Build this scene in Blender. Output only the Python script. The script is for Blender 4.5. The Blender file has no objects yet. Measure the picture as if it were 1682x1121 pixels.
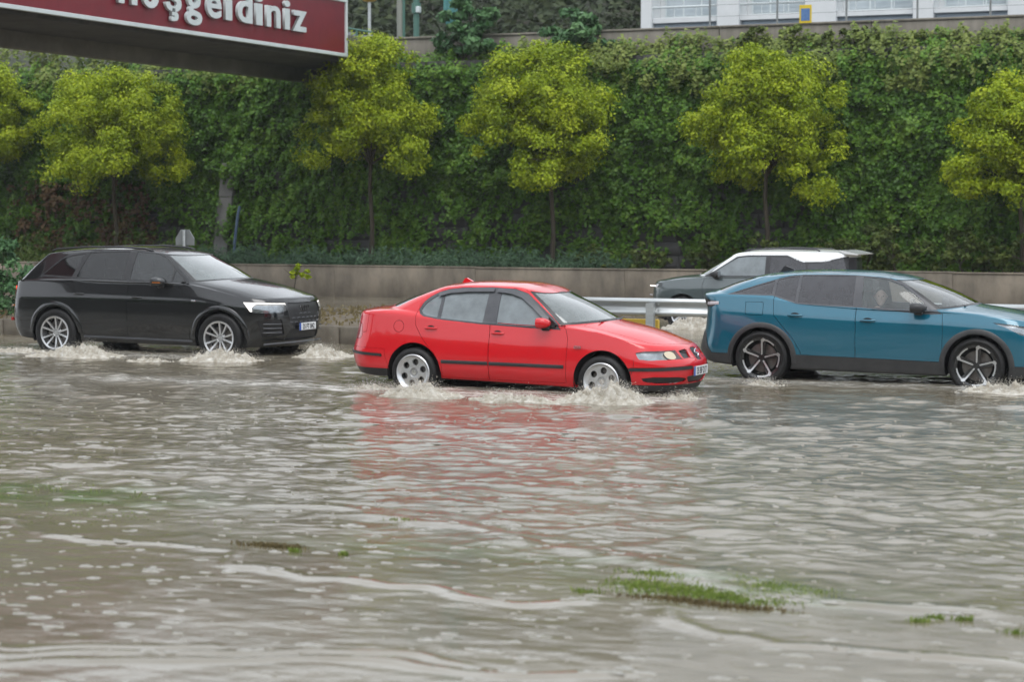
import bpy, math, random
import numpy as np
from mathutils import Vector, Matrix, Euler

# ---------------------------------------------------------------- camera, sky, sun, exposure
SC = bpy.context.scene
COL = SC.collection
PHI, PITCH, CAMH, FOC = math.radians(23.4), math.radians(3.466), 2.256, 3480.0
cam_d = bpy.data.cameras.new('camera')
cam_d.sensor_width = 36.0
cam_d.lens = FOC / 1682.0 * 36.0
cam_d.clip_start, cam_d.clip_end = 0.5, 3000.0
cam_d.dof.use_dof = True
cam_d.dof.focus_distance = 26.5
cam_d.dof.aperture_fstop = 2.4
cam = bpy.data.objects.new('camera', cam_d)
COL.objects.link(cam)
cam.location = (0, 0, CAMH)
cam.rotation_euler = (math.pi / 2 - PITCH, 0, PHI)
SC.camera = cam

SUN_EL, SUN_AZ = math.radians(62), math.radians(150)      # high veiled sun behind the camera, right
world = bpy.data.worlds.new('World')
SC.world = world
world.use_nodes = True
wn, wl = world.node_tree.nodes, world.node_tree.links
wn.clear()
sky = wn.new('ShaderNodeTexSky')
sky.sky_type = 'NISHITA'
sky.sun_disc = False
sky.sun_elevation, sky.sun_rotation = SUN_EL, SUN_AZ
sky.dust_density, sky.air_density, sky.ozone_density = 1.0, 1.2, 1.0
hs = wn.new('ShaderNodeHueSaturation')
hs.inputs['Saturation'].default_value = 0.10                # rain cloud: nearly colourless light
bg = wn.new('ShaderNodeBackground')
bg.inputs['Strength'].default_value = 0.10
wo = wn.new('ShaderNodeOutputWorld')
wl.new(sky.outputs[0], hs.inputs['Color'])
ov = wn.new('ShaderNodeMix'); ov.data_type = 'RGBA'         # closed rain cloud evens the clear sky out
ov.inputs[0].default_value = 0.80
ov.inputs[7].default_value = (7.35, 7.8, 8.35, 1.0)
wl.new(hs.outputs[0], ov.inputs[6])
wl.new(ov.outputs[2], bg.inputs['Color'])
wl.new(bg.outputs[0], wo.inputs['Surface'])

sun_d = bpy.data.lights.new('sun', 'SUN')
sun_d.energy, sun_d.angle, sun_d.color = 0.8, math.radians(35), (1.0, 0.98, 0.95)
sun = bpy.data.objects.new('sun', sun_d)
COL.objects.link(sun)
# the sky node's rotation is clockwise from +Y: direction to the sun
sdir = Vector((math.sin(SUN_AZ) * math.cos(SUN_EL), math.cos(SUN_AZ) * math.cos(SUN_EL), math.sin(SUN_EL)))
sun.rotation_euler = sdir.to_track_quat('Z', 'Y').to_euler()

SC.view_settings.view_transform = 'Standard'
SC.view_settings.look = 'None'
SC.view_settings.exposure = 1.05
SC.view_settings.gamma = 1.0
SC.render.engine = 'CYCLES'
SC.cycles.max_bounces = 7
SC.cycles.transparent_max_bounces = 12
SC.cycles.caustics_reflective = False
SC.cycles.caustics_refractive = False
SC.cycles.sample_clamp_indirect = 6.0

rng = np.random.default_rng(7)
random.seed(7)

# ---------------------------------------------------------------- pixel of the photograph -> place (for measuring only)
_fw = np.array([-math.sin(PHI) * math.cos(PITCH), math.cos(PHI) * math.cos(PITCH), -math.sin(PITCH)])
_rt = np.array([math.cos(PHI), math.sin(PHI), 0.0])
_up = np.cross(_rt, _fw)
def _ray(px, py): return _fw + _rt * (px - 841) / FOC - _up * (py - 560.5) / FOC
def at_d(px, py, d):
    r = _ray(px, py); return np.array([0, 0, CAMH]) + r * (d / r[1])
def at_a(px, py, a):
    r = _ray(px, py); return np.array([0, 0, CAMH]) + r * (a / r[0])
def at_z(px, py, z):
    r = _ray(px, py); return np.array([0, 0, CAMH]) + r * ((z - CAMH) / r[2])

# ---------------------------------------------------------------- materials
def new_mat(name):
    m = bpy.data.materials.new(name); m.use_nodes = True
    nt = m.node_tree; nt.nodes.clear()
    out = nt.nodes.new('ShaderNodeOutputMaterial')
    return m, nt, out
def setin(node, **kw):
    for k, v in kw.items():
        k = k.replace('_', ' ')
        for s in node.inputs:
            if s.name.lower() == k.lower():
                s.default_value = (*v, 1.0) if isinstance(v, tuple) and len(v) == 3 and s.type == 'RGBA' else v
                break
def noise_tex(nt, scale, detail=4.0, rough=0.6, stretch=None, coord='Object', dist=0.0):
    tc = nt.nodes.new('ShaderNodeTexCoord')
    n = nt.nodes.new('ShaderNodeTexNoise')
    setin(n, Scale=scale, Detail=detail, Roughness=rough, Distortion=dist)
    if stretch:
        mp = nt.nodes.new('ShaderNodeMapping'); mp.inputs['Scale'].default_value = stretch
        nt.links.new(tc.outputs[coord], mp.inputs[0]); nt.links.new(mp.outputs[0], n.inputs['Vector'])
    else:
        nt.links.new(tc.outputs[coord], n.inputs['Vector'])
    return n
def ramp(nt, src, stops):
    r = nt.nodes.new('ShaderNodeValToRGB')
    el = r.color_ramp.elements
    while len(el) < len(stops): el.new(0.5)
    for e, (p, c) in zip(el, stops):
        e.position = p; e.color = (*c, 1.0)
    nt.links.new(src, r.inputs[0])
    return r
def mat(name, base, rough=0.5, metal=0.0, base2=None, nscale=6.0, bump=0.0, bscale=40.0, coat=0.0, spec=0.5, stretch=None, lo=0.35, hi=0.65, sheen=0.0):
    m, nt, out = new_mat(name)
    b = nt.nodes.new('ShaderNodeBsdfPrincipled')
    setin(b, Base_Color=base, Roughness=rough, Metallic=metal)
    b.inputs['Coat Weight'].default_value = coat
    b.inputs['Coat Roughness'].default_value = 0.04
    b.inputs['Specular IOR Level'].default_value = spec
    if base2:
        n = noise_tex(nt, nscale, 6.0, 0.65, stretch)
        r = ramp(nt, n.outputs[0], [(lo, base), (hi, base2)])
        nt.links.new(r.outputs[0], b.inputs['Base Color'])
    if bump:
        n2 = noise_tex(nt, bscale, 4.0, 0.6, stretch)
        bp = nt.nodes.new('ShaderNodeBump'); bp.inputs['Strength'].default_value = bump; bp.inputs['Distance'].default_value = 0.02
        nt.links.new(n2.outputs[0], bp.inputs['Height']); nt.links.new(bp.outputs[0], b.inputs['Normal'])
    nt.links.new(b.outputs[0], out.inputs['Surface'])
    return m
def leaf_mat(name, c1, c2, c3, rough=0.45, trans=0.25, nscale=1.3):
    """leaf colours vary leaf by leaf (point attribute) and clump by clump (noise)"""
    m, nt, out = new_mat(name)
    at = nt.nodes.new('ShaderNodeAttribute'); at.attribute_name = 'tone'
    n = noise_tex(nt, nscale, 3.0, 0.6)
    ad = nt.nodes.new('ShaderNodeMath'); ad.operation = 'MULTIPLY_ADD'; ad.inputs[1].default_value = 0.6
    nt.links.new(at.outputs['Fac'], ad.inputs[0])
    mu = nt.nodes.new('ShaderNodeMath'); mu.operation = 'MULTIPLY'; mu.inputs[1].default_value = 0.45
    nt.links.new(n.outputs[0], mu.inputs[0]); nt.links.new(mu.outputs[0], ad.inputs[2])
    r = ramp(nt, ad.outputs[0], [(0.15, c1), (0.5, c2), (0.88, c3)])
    b = nt.nodes.new('ShaderNodeBsdfPrincipled'); setin(b, Roughness=rough)
    b.inputs['Specular IOR Level'].default_value = 0.2
    t = nt.nodes.new('ShaderNodeBsdfTranslucent')
    nt.links.new(r.outputs[0], b.inputs['Base Color']); nt.links.new(r.outputs[0], t.inputs[0])
    mx = nt.nodes.new('ShaderNodeMixShader'); mx.inputs[0].default_value = trans
    nt.links.new(b.outputs[0], mx.inputs[1]); nt.links.new(t.outputs[0], mx.inputs[2])
    nt.links.new(mx.outputs[0], out.inputs['Surface'])
    return m
def glass_mat(name, tint, haze, hazecol, refl=1.0):
    """car glass: tinted see-through, a film of rain and condensation that also paints in grey sky reflection, mirror reflection by Fresnel"""
    m, nt, out = new_mat(name)
    tr = nt.nodes.new('ShaderNodeBsdfTransparent'); tr.inputs[0].default_value = (*tint, 1)
    df = nt.nodes.new('ShaderNodeBsdfDiffuse'); df.inputs[0].default_value = (*hazecol, 1)
    m1 = nt.nodes.new('ShaderNodeMixShader')
    n = noise_tex(nt, 5.0, 4.0, 0.6)
    mr = nt.nodes.new('ShaderNodeMapRange'); setin(mr, From_Min=0.3, From_Max=0.7, To_Min=haze * 0.75, To_Max=haze * 1.2)
    nt.links.new(n.outputs[0], mr.inputs[0]); nt.links.new(mr.outputs[0], m1.inputs[0])
    nt.links.new(tr.outputs[0], m1.inputs[1]); nt.links.new(df.outputs[0], m1.inputs[2])
    gl = nt.nodes.new('ShaderNodeBsdfGlossy'); gl.inputs['Roughness'].default_value = 0.02
    fr = nt.nodes.new('ShaderNodeFresnel'); fr.inputs[0].default_value = 1.52
    ml = nt.nodes.new('ShaderNodeMath'); ml.operation = 'MULTIPLY'; ml.inputs[1].default_value = refl; ml.use_clamp = True
    nt.links.new(fr.outputs[0], ml.inputs[0])
    m2 = nt.nodes.new('ShaderNodeMixShader')
    nt.links.new(ml.outputs[0], m2.inputs[0]); nt.links.new(m1.outputs[0], m2.inputs[1]); nt.links.new(gl.outputs[0], m2.inputs[2])
    nt.links.new(m2.outputs[0], out.inputs['Surface'])
    return m
def emit_mat(name, col, strength):
    m, nt, out = new_mat(name)
    e = nt.nodes.new('ShaderNodeEmission'); e.inputs[0].default_value = (*col, 1); e.inputs[1].default_value = strength
    nt.links.new(e.outputs[0], out.inputs['Surface'])
    return m

# ---------------------------------------------------------------- object helpers
def tag(o, label=None, cat=None, group=None, kind=None):
    if label: o['label'] = label
    if cat: o['category'] = cat
    if group: o['group'] = group
    if kind: o['kind'] = kind
    return o
def empty(name, loc=(0, 0, 0), rz=0.0, label=None, cat=None, group=None):
    o = bpy.data.objects.new(name, None); COL.objects.link(o)
    o.location = loc; o.rotation_euler = (0, 0, rz)
    o.empty_display_size = 0.2
    return tag(o, label, cat, group)
def link_mesh(name, me, material, parent=None):
    o = bpy.data.objects.new(name, me); COL.objects.link(o)
    if material is not None and len(me.materials) == 0: me.materials.append(material)
    if parent is not None: o.parent = parent
    return o
def np_mesh(name, V, F, smooth=True, normals=None, tone=None):
    """F: (m,3) or (m,4) int array"""
    me = bpy.data.meshes.new(name)
    V = np.ascontiguousarray(V, dtype=np.float32); F = np.ascontiguousarray(F, dtype=np.int32)
    k = F.shape[1]
    me.vertices.add(len(V)); me.vertices.foreach_set('co', V.ravel())
    me.loops.add(F.size); me.loops.foreach_set('vertex_index', F.ravel())
    me.polygons.add(len(F))
    me.polygons.foreach_set('loop_start', np.arange(0, F.size, k, dtype=np.int32))
    me.polygons.foreach_set('use_smooth', np.full(len(F), bool(smooth)))
    if tone is not None:
        a = me.attributes.new('tone', 'FLOAT', 'POINT'); a.data.foreach_set('value', np.ascontiguousarray(tone, dtype=np.float32))
    me.update(calc_edges=True)
    if normals is not None:
        me.normals_split_custom_set_from_vertices(np.asarray(normals, dtype=np.float32).tolist())
    return me
class MB:
    """collects boxes, bars, lathes and prisms that make up ONE part"""
    def __init__(s): s.v, s.f = [], []
    def add(s, verts, faces):
        o = len(s.v); s.v += [tuple(map(float, p)) for p in verts]; s.f += [tuple(i + o for i in f) for f in faces]; return s
    def box(s, lo, hi, bev=0.0, M=None):
        (x0, y0, z0), (x1, y1, z1) = lo, hi
        if bev <= 0:
            P = [(x0, y0, z0), (x1, y0, z0), (x1, y1, z0), (x0, y1, z0), (x0, y0, z1), (x1, y0, z1), (x1, y1, z1), (x0, y1, z1)]
            Fc = [(3, 2, 1, 0), (4, 5, 6, 7), (0, 1, 5, 4), (1, 2, 6, 5), (2, 3, 7, 6), (3, 0, 4, 7)]
        else:
            b = min(bev, (x1 - x0) * .45, (y1 - y0) * .45, (z1 - z0) * .45)
            def ring(z, i):
                return [(x0 + i + b, y0 + i, z), (x1 - i - b, y0 + i, z), (x1 - i, y0 + i + b, z), (x1 - i, y1 - i - b, z), (x1 - i - b, y1 - i, z), (x0 + i + b, y1 - i, z), (x0 + i, y1 - i - b, z), (x0 + i, y0 + i + b, z)]
            R = [ring(z0, b * .6), ring(z0 + b, 0), ring(z1 - b, 0), ring(z1, b * .6)]
            P = sum(R, []); Fc = [tuple(range(7, -1, -1)), tuple(range(24, 32))]
            for k in range(3):
                for j in range(8): Fc.append((k * 8 + j, k * 8 + (j + 1) % 8, k * 8 + 8 + (j + 1) % 8, k * 8 + 8 + j))
        if M is not None: P = [tuple(M @ Vector(p)) for p in P]
        return s.add(P, Fc)
    def tube(s, pts, radii, n=8, cap=True):
        pts = [Vector(p) for p in pts]
        if not hasattr(radii, '__len__'): radii = [radii] * len(pts)
        V, Fc = [], []
        up = Vector((0, 0, 1))
        d0 = (pts[1] - pts[0]).normalized()
        a = d0.cross(up)
        if a.length < 0.1: a = d0.cross(Vector((1, 0, 0)))
        a.normalize()
        for i, p in enumerate(pts):
            d = (pts[min(i + 1, len(pts) - 1)] - pts[max(i - 1, 0)]).normalized()
            a = (a - d * a.dot(d)).normalized(); b = d.cross(a)
            for k in range(n):
                t = 2 * math.pi * k / n
                V.append(p + (a * math.cos(t) + b * math.sin(t)) * radii[i])
        for i in range(len(pts) - 1):
            for k in range(n): Fc.append((i * n + k, i * n + (k + 1) % n, (i + 1) * n + (k + 1) % n, (i + 1) * n + k))
        if cap: Fc += [tuple(range(n - 1, -1, -1)), tuple(range((len(pts) - 1) * n, len(pts) * n))]
        return s.add(V, Fc)
    def prism(s, poly, axis, lo, hi):
        """polygon in the plane normal to axis ('x': (y,z), 'y': (x,z), 'z': (x,y)) extruded from lo to hi"""
        n = len(poly)
        def P(p, h): return {'x': (h, p[0], p[1]), 'y': (p[0], h, p[1]), 'z': (p[0], p[1], h)}[axis]
        V = [P(p, lo) for p in poly] + [P(p, hi) for p in poly]
        Fc = [tuple(range(n - 1, -1, -1)), tuple(range(n, 2 * n))] + [(k, (k + 1) % n, n + (k + 1) % n, n + k) for k in range(n)]
        return s.add(V, Fc)
    def lathe(s, prof, n=32, axis='y', c=(0, 0, 0), close=False):
        """prof: list of (r, h) along the axis"""
        V, Fc = [], []
        for r, h in prof:
            for k in range(n):
                t = 2 * math.pi * k / n
                u, w = r * math.cos(t), r * math.sin(t)
                V.append({'y': (c[0] + u, c[1] + h, c[2] + w), 'z': (c[0] + u, c[1] + w, c[2] + h), 'x': (c[0] + h, c[1] + u, c[2] + w)}[axis])
        m = len(prof)
        for i in range(m if close else m - 1):
            j = (i + 1) % m
            for k in range(n): Fc.append((i * n + k, i * n + (k + 1) % n, j * n + (k + 1) % n, j * n + k))
        return s.add(V, Fc)
    def sphere(s, c, r, nu=14, nv=10):
        rx, ry, rz = (r, r, r) if not hasattr(r, '__len__') else r
        V, Fc = [], []
        for i in range(nv + 1):
            t = math.pi * i / nv
            for k in range(nu):
                p = 2 * math.pi * k / nu
                V.append((c[0] + rx * math.sin(t) * math.cos(p), c[1] + ry * math.sin(t) * math.sin(p), c[2] + rz * math.cos(t)))
        for i in range(nv):
            for k in range(nu): Fc.append((i * nu + k, (i + 1) * nu + k, (i + 1) * nu + (k + 1) % nu, i * nu + (k + 1) % nu))
        return s.add(V, Fc)
    def build(s, name, material, parent=None, smooth=False, angle=None):
        me = bpy.data.meshes.new(name); me.from_pydata(s.v, [], s.f); me.update()
        import bmesh
        bm = bmesh.new(); bm.from_mesh(me); bmesh.ops.remove_doubles(bm, verts=bm.verts, dist=1e-5); bmesh.ops.recalc_face_normals(bm, faces=bm.faces); bm.to_mesh(me); bm.free()
        if smooth:
            me.polygons.foreach_set('use_smooth', np.ones(len(me.polygons), bool))
            me.set_sharp_from_angle(angle=math.radians(angle or 35))
        return link_mesh(name, me, material, parent)
def copy_tree(o, parent=None):
    c = o.copy(); COL.objects.link(c)
    if parent is not None: c.parent = parent; c.matrix_parent_inverse = o.matrix_parent_inverse.copy()
    for ch in o.children: copy_tree(ch, c)
    return c
def text_mesh(body, size, xs=1.0, bold=0.0, extrude=0.0):
    """flat lettering as a mesh, centred on x, base line at y = 0"""
    cu = bpy.data.curves.new('lettering', 'FONT'); cu.body = body; cu.size = size; cu.offset = bold; cu.extrude = extrude
    cu.align_x = 'CENTER'; cu.resolution_u = 4
    ob = bpy.data.objects.new('lettering', cu); COL.objects.link(ob)
    dg = bpy.context.evaluated_depsgraph_get(); dg.update()
    me = bpy.data.meshes.new_from_object(ob.evaluated_get(dg))
    bpy.data.objects.remove(ob); bpy.data.curves.remove(cu)
    me.materials.clear()
    me.transform(Matrix.Diagonal((xs, 1, 1, 1)))
    return me
# value noise fields made from filtered random spectra, sampled bilinearly (period L metres)
def spectral_tile(n, seed, k0, k1, power, aniso=(1.0, 1.0)):
    r = np.random.default_rng(seed)
    kx = np.fft.fftfreq(n, 1.0 / n)[:, None] * aniso[0]; ky = np.fft.fftfreq(n, 1.0 / n)[None, :] * aniso[1]
    k = np.sqrt(kx * kx + ky * ky); k[0, 0] = 1
    amp = np.where((k >= k0) & (k <= k1), k ** (-power), 0.0)
    t = np.fft.ifft2(np.fft.fft2(r.standard_normal((n, n))) * amp).real
    return t / t.std()
def sample_tile(t, u, v):
    n = t.shape[0]
    u = np.mod(u, 1.0) * n; v = np.mod(v, 1.0) * n
    i = np.floor(u).astype(int) % n; j = np.floor(v).astype(int) % n; a = u - np.floor(u); b = v - np.floor(v)
    i1, j1 = (i + 1) % n, (j + 1) % n
    return t[i, j] * (1 - a) * (1 - b) + t[i1, j] * a * (1 - b) + t[i, j1] * (1 - a) * b + t[i1, j1] * a * b
# ================================================================ CAR KIT
def pch(pts):
    """monotone cubic through (x, y) points"""
    P = np.array(sorted(pts), float)
    if len(P) == 1: return lambda x: np.full_like(np.asarray(x, float), P[0, 1])
    X, Y = P[:, 0], P[:, 1]; h = np.diff(X); dl = np.diff(Y) / h
    m = np.zeros(len(X)); m[0], m[-1] = dl[0], dl[-1]
    for i in range(1, len(X) - 1):
        if dl[i - 1] * dl[i] > 0:
            w1, w2 = 2 * h[i] + h[i - 1], h[i] + 2 * h[i - 1]
            m[i] = (w1 + w2) / (w1 / dl[i - 1] + w2 / dl[i])
    def f(x):
        x = np.clip(np.asarray(x, float), X[0], X[-1])
        i = np.clip(np.searchsorted(X, x) - 1, 0, len(X) - 2)
        t = (x - X[i]) / h[i]
        return (Y[i] * (1 + 2 * t) * (1 - t) ** 2 + h[i] * m[i] * t * (1 - t) ** 2 + Y[i + 1] * t * t * (3 - 2 * t) + h[i] * m[i + 1] * t * t * (t - 1))
    return f
def poly_sdf(P, poly):
    poly = np.asarray(poly, float); d = np.full(len(P), 1e9); ins = np.zeros(len(P), bool)
    for a, b in zip(poly, np.roll(poly, -1, axis=0)):
        e = b - a; w = P - a
        t = np.clip((w @ e) / max(e @ e, 1e-12), 0, 1)
        d = np.minimum(d, np.hypot(*(w - t[:, None] * e).T))
        c = ((a[1] > P[:, 1]) != (b[1] > P[:, 1])) & (P[:, 0] < (b[0] - a[0]) * (P[:, 1] - a[1]) / (b[1] - a[1] + 1e-15) + a[0])
        ins ^= c
    return np.where(ins, -d, d)
def chaikin(poly, n=1):
    P = np.asarray(poly, float)
    for _ in range(n):
        Q = np.roll(P, -1, axis=0)
        P = np.stack([P * .75 + Q * .25, P * .25 + Q * .75], 1).reshape(-1, 2)
    return P
class Surf:
    """a triangulated skin; regions are cut out of it along exact outlines and become parts of their own"""
    def __init__(s, V, T, A):
        s.V, s.T, s.A = V.astype(float), T, A.astype(float)       # A: extra per-vertex attributes (columns)
        E = np.sort(np.concatenate([T[:, [0, 1]], T[:, [1, 2]], T[:, [2, 0]]]), 1)
        s.E = np.unique(E, axis=0); s.lock = np.zeros(len(V), bool); s.lab = np.zeros(len(T), int); s.nlab = 0
        s.normals()
    def normals(s):
        a, b, c = s.V[s.T[:, 0]], s.V[s.T[:, 1]], s.V[s.T[:, 2]]
        fn = np.cross(b - a, c - a); N = np.zeros_like(s.V)
        for k in range(3):
            for j in range(3): N[:, j] += np.bincount(s.T[:, k], fn[:, j], len(s.V))
        s.N = N / np.maximum(np.linalg.norm(N, axis=1, keepdims=True), 1e-12)
    def region(s, sdf, allow=None, over=False, snap=True):
        d = sdf(s.V, s.A); ok = np.ones(len(d), bool) if allow is None else allow(s.V, s.A, s.N)
        if snap:
            e0, e1 = s.E[:, 0], s.E[:, 1]
            cr = (d[e0] * d[e1] < 0) & ok[e0] & ok[e1]
            e0, e1 = e0[cr], e1[cr]; t = d[e0] / (d[e0] - d[e1])
            pos = s.V[e0] + (s.V[e1] - s.V[e0]) * t[:, None]; at = s.A[e0] + (s.A[e1] - s.A[e0]) * t[:, None]
            v = np.where(t < .5, e0, e1); dist = np.where(t < .5, t, 1 - t) * np.linalg.norm(s.V[e1] - s.V[e0], axis=1)
            o = np.argsort(dist)[::-1]
            o = o[~s.lock[v[o]]]
            s.V[v[o]] = pos[o]; s.A[v[o]] = at[o]; s.lock[v[o]] = True
        c = s.V[s.T].mean(1); ca = s.A[s.T].mean(1); okt = ok[s.T].all(1)
        hit = (sdf(c, ca) < 0) & okt
        if not over: hit &= s.lab == 0
        s.nlab += 1; s.lab[hit] = s.nlab
        return s.nlab
    def extract(s, mask, off=0.0, gap=0.0, rim=0.0):
        T = s.T[mask]
        if len(T) == 0: return None
        ids, inv = np.unique(T, return_inverse=True); T = inv.reshape(-1, 3)
        V, N = s.V[ids].copy(), s.N[ids].copy()
        E = np.concatenate([T[:, [0, 1]], T[:, [1, 2]], T[:, [2, 0]]]); key = np.sort(E, 1)
        _, idx, cnt = np.unique(key, axis=0, return_index=True, return_counts=True)
        B = E[idx[cnt == 1]]
        V += N * off
        if len(B) and (gap or rim):
            # direction into the piece at each boundary vertex
            cen = V[T].mean(1); acc = np.zeros_like(V); n = np.zeros(len(V))
            for k in range(3):
                for j in range(3): acc[:, j] += np.bincount(T[:, k], cen[:, j], len(V))
                n += np.bincount(T[:, k], minlength=len(V))
            inn = acc / np.maximum(n, 1)[:, None] - V
            inn -= N * (inn * N).sum(1, keepdims=True)
            inn /= np.maximum(np.linalg.norm(inn, axis=1, keepdims=True), 1e-9)
            bv = np.unique(B)
            V[bv] += inn[bv] * gap
            if rim:
                m = {int(b): i for i, b in enumerate(bv)}; k0 = len(V)
                a = V[bv]; b = a - N[bv] * rim + inn[bv] * rim * 0.15
                V = np.concatenate([V, a, b]); N = np.concatenate([N, -inn[bv] * .9 + N[bv] * .1, -inn[bv]])
                i0 = np.array([m[int(x)] for x in B[:, 0]]) + k0; i1 = np.array([m[int(x)] for x in B[:, 1]]) + k0
                nb = len(bv)
                T = np.concatenate([T, np.stack([i0, i0 + nb, i1], 1), np.stack([i1, i0 + nb, i1 + nb], 1)])
        return V, T, N
    def part(s, name, label, material, parent, off=0.0, gap=0.0, rim=0.0, side=None, text=None):
        labs = label if hasattr(label, '__len__') else [label]
        mask = np.isin(s.lab, labs)
        if side is not None: mask &= (s.V[s.T].mean(1)[:, 1] * side) > 0
        r = s.extract(mask, off, gap, rim)
        if r is None: return None
        V, T, N = r
        o = link_mesh(name, np_mesh(name, V, T, True, N), material, parent)
        if text: o['label'] = text
        return o
def quad_grid_tris(R, C, closed):
    """each cell of an R x C vertex grid becomes four triangles round a centre vertex"""
    Cc = C if closed else C - 1
    r, c = np.meshgrid(np.arange(R - 1), np.arange(Cc), indexing='ij'); r, c = r.ravel(), c.ravel(); c1 = (c + 1) % C
    a, b, d, e = r * C + c, r * C + c1, (r + 1) * C + c1, (r + 1) * C + c
    m = R * C + np.arange(len(a))
    return np.stack([a, b, d, e], 1), np.concatenate([np.stack([a, b, m], 1), np.stack([b, d, m], 1), np.stack([d, e, m], 1), np.stack([e, a, m], 1)])
def half_loop(k, n1, n2, n3):
    """plan outline of one key loop, rear centre -> front centre, on the y<0 side"""
    W = pch(k['W']) if not callable(k['W']) else k['W']
    xr, xf, cr, cf, pr, pf = k['xr'], k['xf'], k['cr'], k['cf'], k.get('pr', 2.6), k.get('pf', 2.6)
    def quarter(x0, c, p, sgn, n):
        t = np.linspace(0, math.pi / 2, 400)
        x = x0 + sgn * (c - c * np.cos(t) ** (2 / p)); y = W(x) * np.sin(t) ** (2 / p)
        L = np.concatenate([[0], np.cumsum(np.hypot(np.diff(x), np.diff(y)))])
        u = np.linspace(0, L[-1], n)
        return np.interp(u, L, x), np.interp(u, L, y)
    x1, y1 = quarter(xr, cr, pr, 1, n1); x3, y3 = quarter(xf, cf, pf, -1, n3)
    x2 = np.linspace(xr + cr, xf - cf, n2)
    x = np.concatenate([x1[:-1], x2, x3[::-1][1:]]); y = np.concatenate([y1[:-1], W(x2), y3[::-1][1:]])
    wmax = max(y.max(), 1e-6)
    z = pch(k['z'])(x) + k.get('crown', 0.0) * (1 - np.clip(y / wmax, 0, 1) ** 2) * ((np.arange(len(x)) < n1) * k.get('crown_r', 1.0) + (np.arange(len(x)) >= n1 + n2 - 2) * k.get('crown_f', 1.0))
    U = np.concatenate([np.linspace(0, 1, n1)[:-1], np.linspace(1, 2, n2), np.linspace(2, 3, n3)[1:]])
    return np.stack([x, -y, z], 1), U
def car_skin(keys, n1=40, n2=150, n3=40):
    K = []; tk = []
    for i, k in enumerate(keys):
        p, U = half_loop(k, n1, n2, n3)
        if i and keys[i - 1].get('bulge'):
            a, b = K[-1], p; mid = (a + b) / 2; seg = b - a; L = np.linalg.norm(seg, axis=1, keepdims=True)
            tan = np.gradient(mid, axis=0)
            nrm = np.cross(tan, seg); nrm /= np.maximum(np.linalg.norm(nrm, axis=1, keepdims=True), 1e-9)
            bl = keys[i - 1]['bulge']
            K.append(mid + nrm * L * bl); tk.append((i - .5, 9.0, keys[i - 1]['n'] // 2)); tk[-2] = (tk[-2][0], tk[-2][1], keys[i - 1]['n'] // 2)
        K.append(p); tk.append((float(i), k.get('r', .03), k['n']))
    K = np.array(K)
    rows, ts = [K[0]], [np.zeros(K.shape[1])]
    nk = len(K); prevB, prevt = K[0], np.zeros(K.shape[1])
    for i in range(1, nk):
        seg = K[i] - K[i - 1]; L = np.linalg.norm(seg, axis=1, keepdims=True) + 1e-9
        t0, t1 = tk[i - 1][0], tk[i][0]
        if i < nk - 1:
            seg2 = K[i + 1] - K[i]; L2 = np.linalg.norm(seg2, axis=1, keepdims=True) + 1e-9; t2 = tk[i + 1][0]
            d = np.minimum(tk[i][1], np.minimum(.48 * L, .48 * L2))
            A = K[i] - seg / L * d; B = K[i] + seg2 / L2 * d
            tA = t1 - (d / L)[:, 0] * (t1 - t0); tB = t1 + (d / L2)[:, 0] * (t2 - t1)
        else: A, tA = K[i], np.full(K.shape[1], t1)
        n = max(tk[i - 1][2], 1)
        for q in range(1, n + 1):
            w = q / n; rows.append(prevB * (1 - w) + A * w); ts.append(prevt * (1 - w) + tA * w)
        if i < nk - 1:
            m = 5
            for q in range(1, m + 1):
                w = q / m; rows.append(A * (1 - w) ** 2 + 2 * K[i] * w * (1 - w) + B * w * w); ts.append(tA * (1 - w) + tB * w)
            prevB, prevt = B, tB
    P = np.array(rows); TT = np.array(ts)
    # column arc length measured on the widest loop, zero at the nose
    wide = K[[j for j in range(nk) if tk[j][0] == 3.0][0]]
    sl = np.concatenate([[0], np.cumsum(np.linalg.norm(np.diff(wide[:, :2], axis=0), axis=1))]); sl = sl[-1] - sl
    M = P * np.array([1, -1, 1])
    full = np.concatenate([P, M[:, -2:0:-1]], 1)
    S = np.concatenate([sl, sl[-2:0:-1]]); UU = np.concatenate([U, U[-2:0:-1]])
    TF = np.concatenate([TT, TT[:, -2:0:-1]], 1)
    R, C = full.shape[:2]
    V = full.reshape(-1, 3); A = np.stack([np.broadcast_to(S, (R, C)).ravel(), np.broadcast_to(UU, (R, C)).ravel(), TF.ravel()], 1)
    Q, T = quad_grid_tris(R, C, True)
    V = np.concatenate([V, V[Q].mean(1)]); A = np.concatenate([A, A[Q].mean(1)])
    sf = Surf(V, T, A)
    if sf.N[np.argmax(sf.V[:, 2]), 2] < 0:
        sf.T = sf.T[:, ::-1].copy(); sf.normals()
    sf.sx = lambda x: float(np.interp(x, wide[:, 0], sl))
    h = len(wide) - n3
    sf.sy = lambda y: float(np.interp(-abs(y), wide[h:, 1], sl[h:]))
    rr = wide[:n1]
    sf.sry = lambda y: float(np.interp(abs(y), -rr[:, 1], sl[:n1]))
    sf.Lmax = float(sl[0])
    return sf
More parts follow.
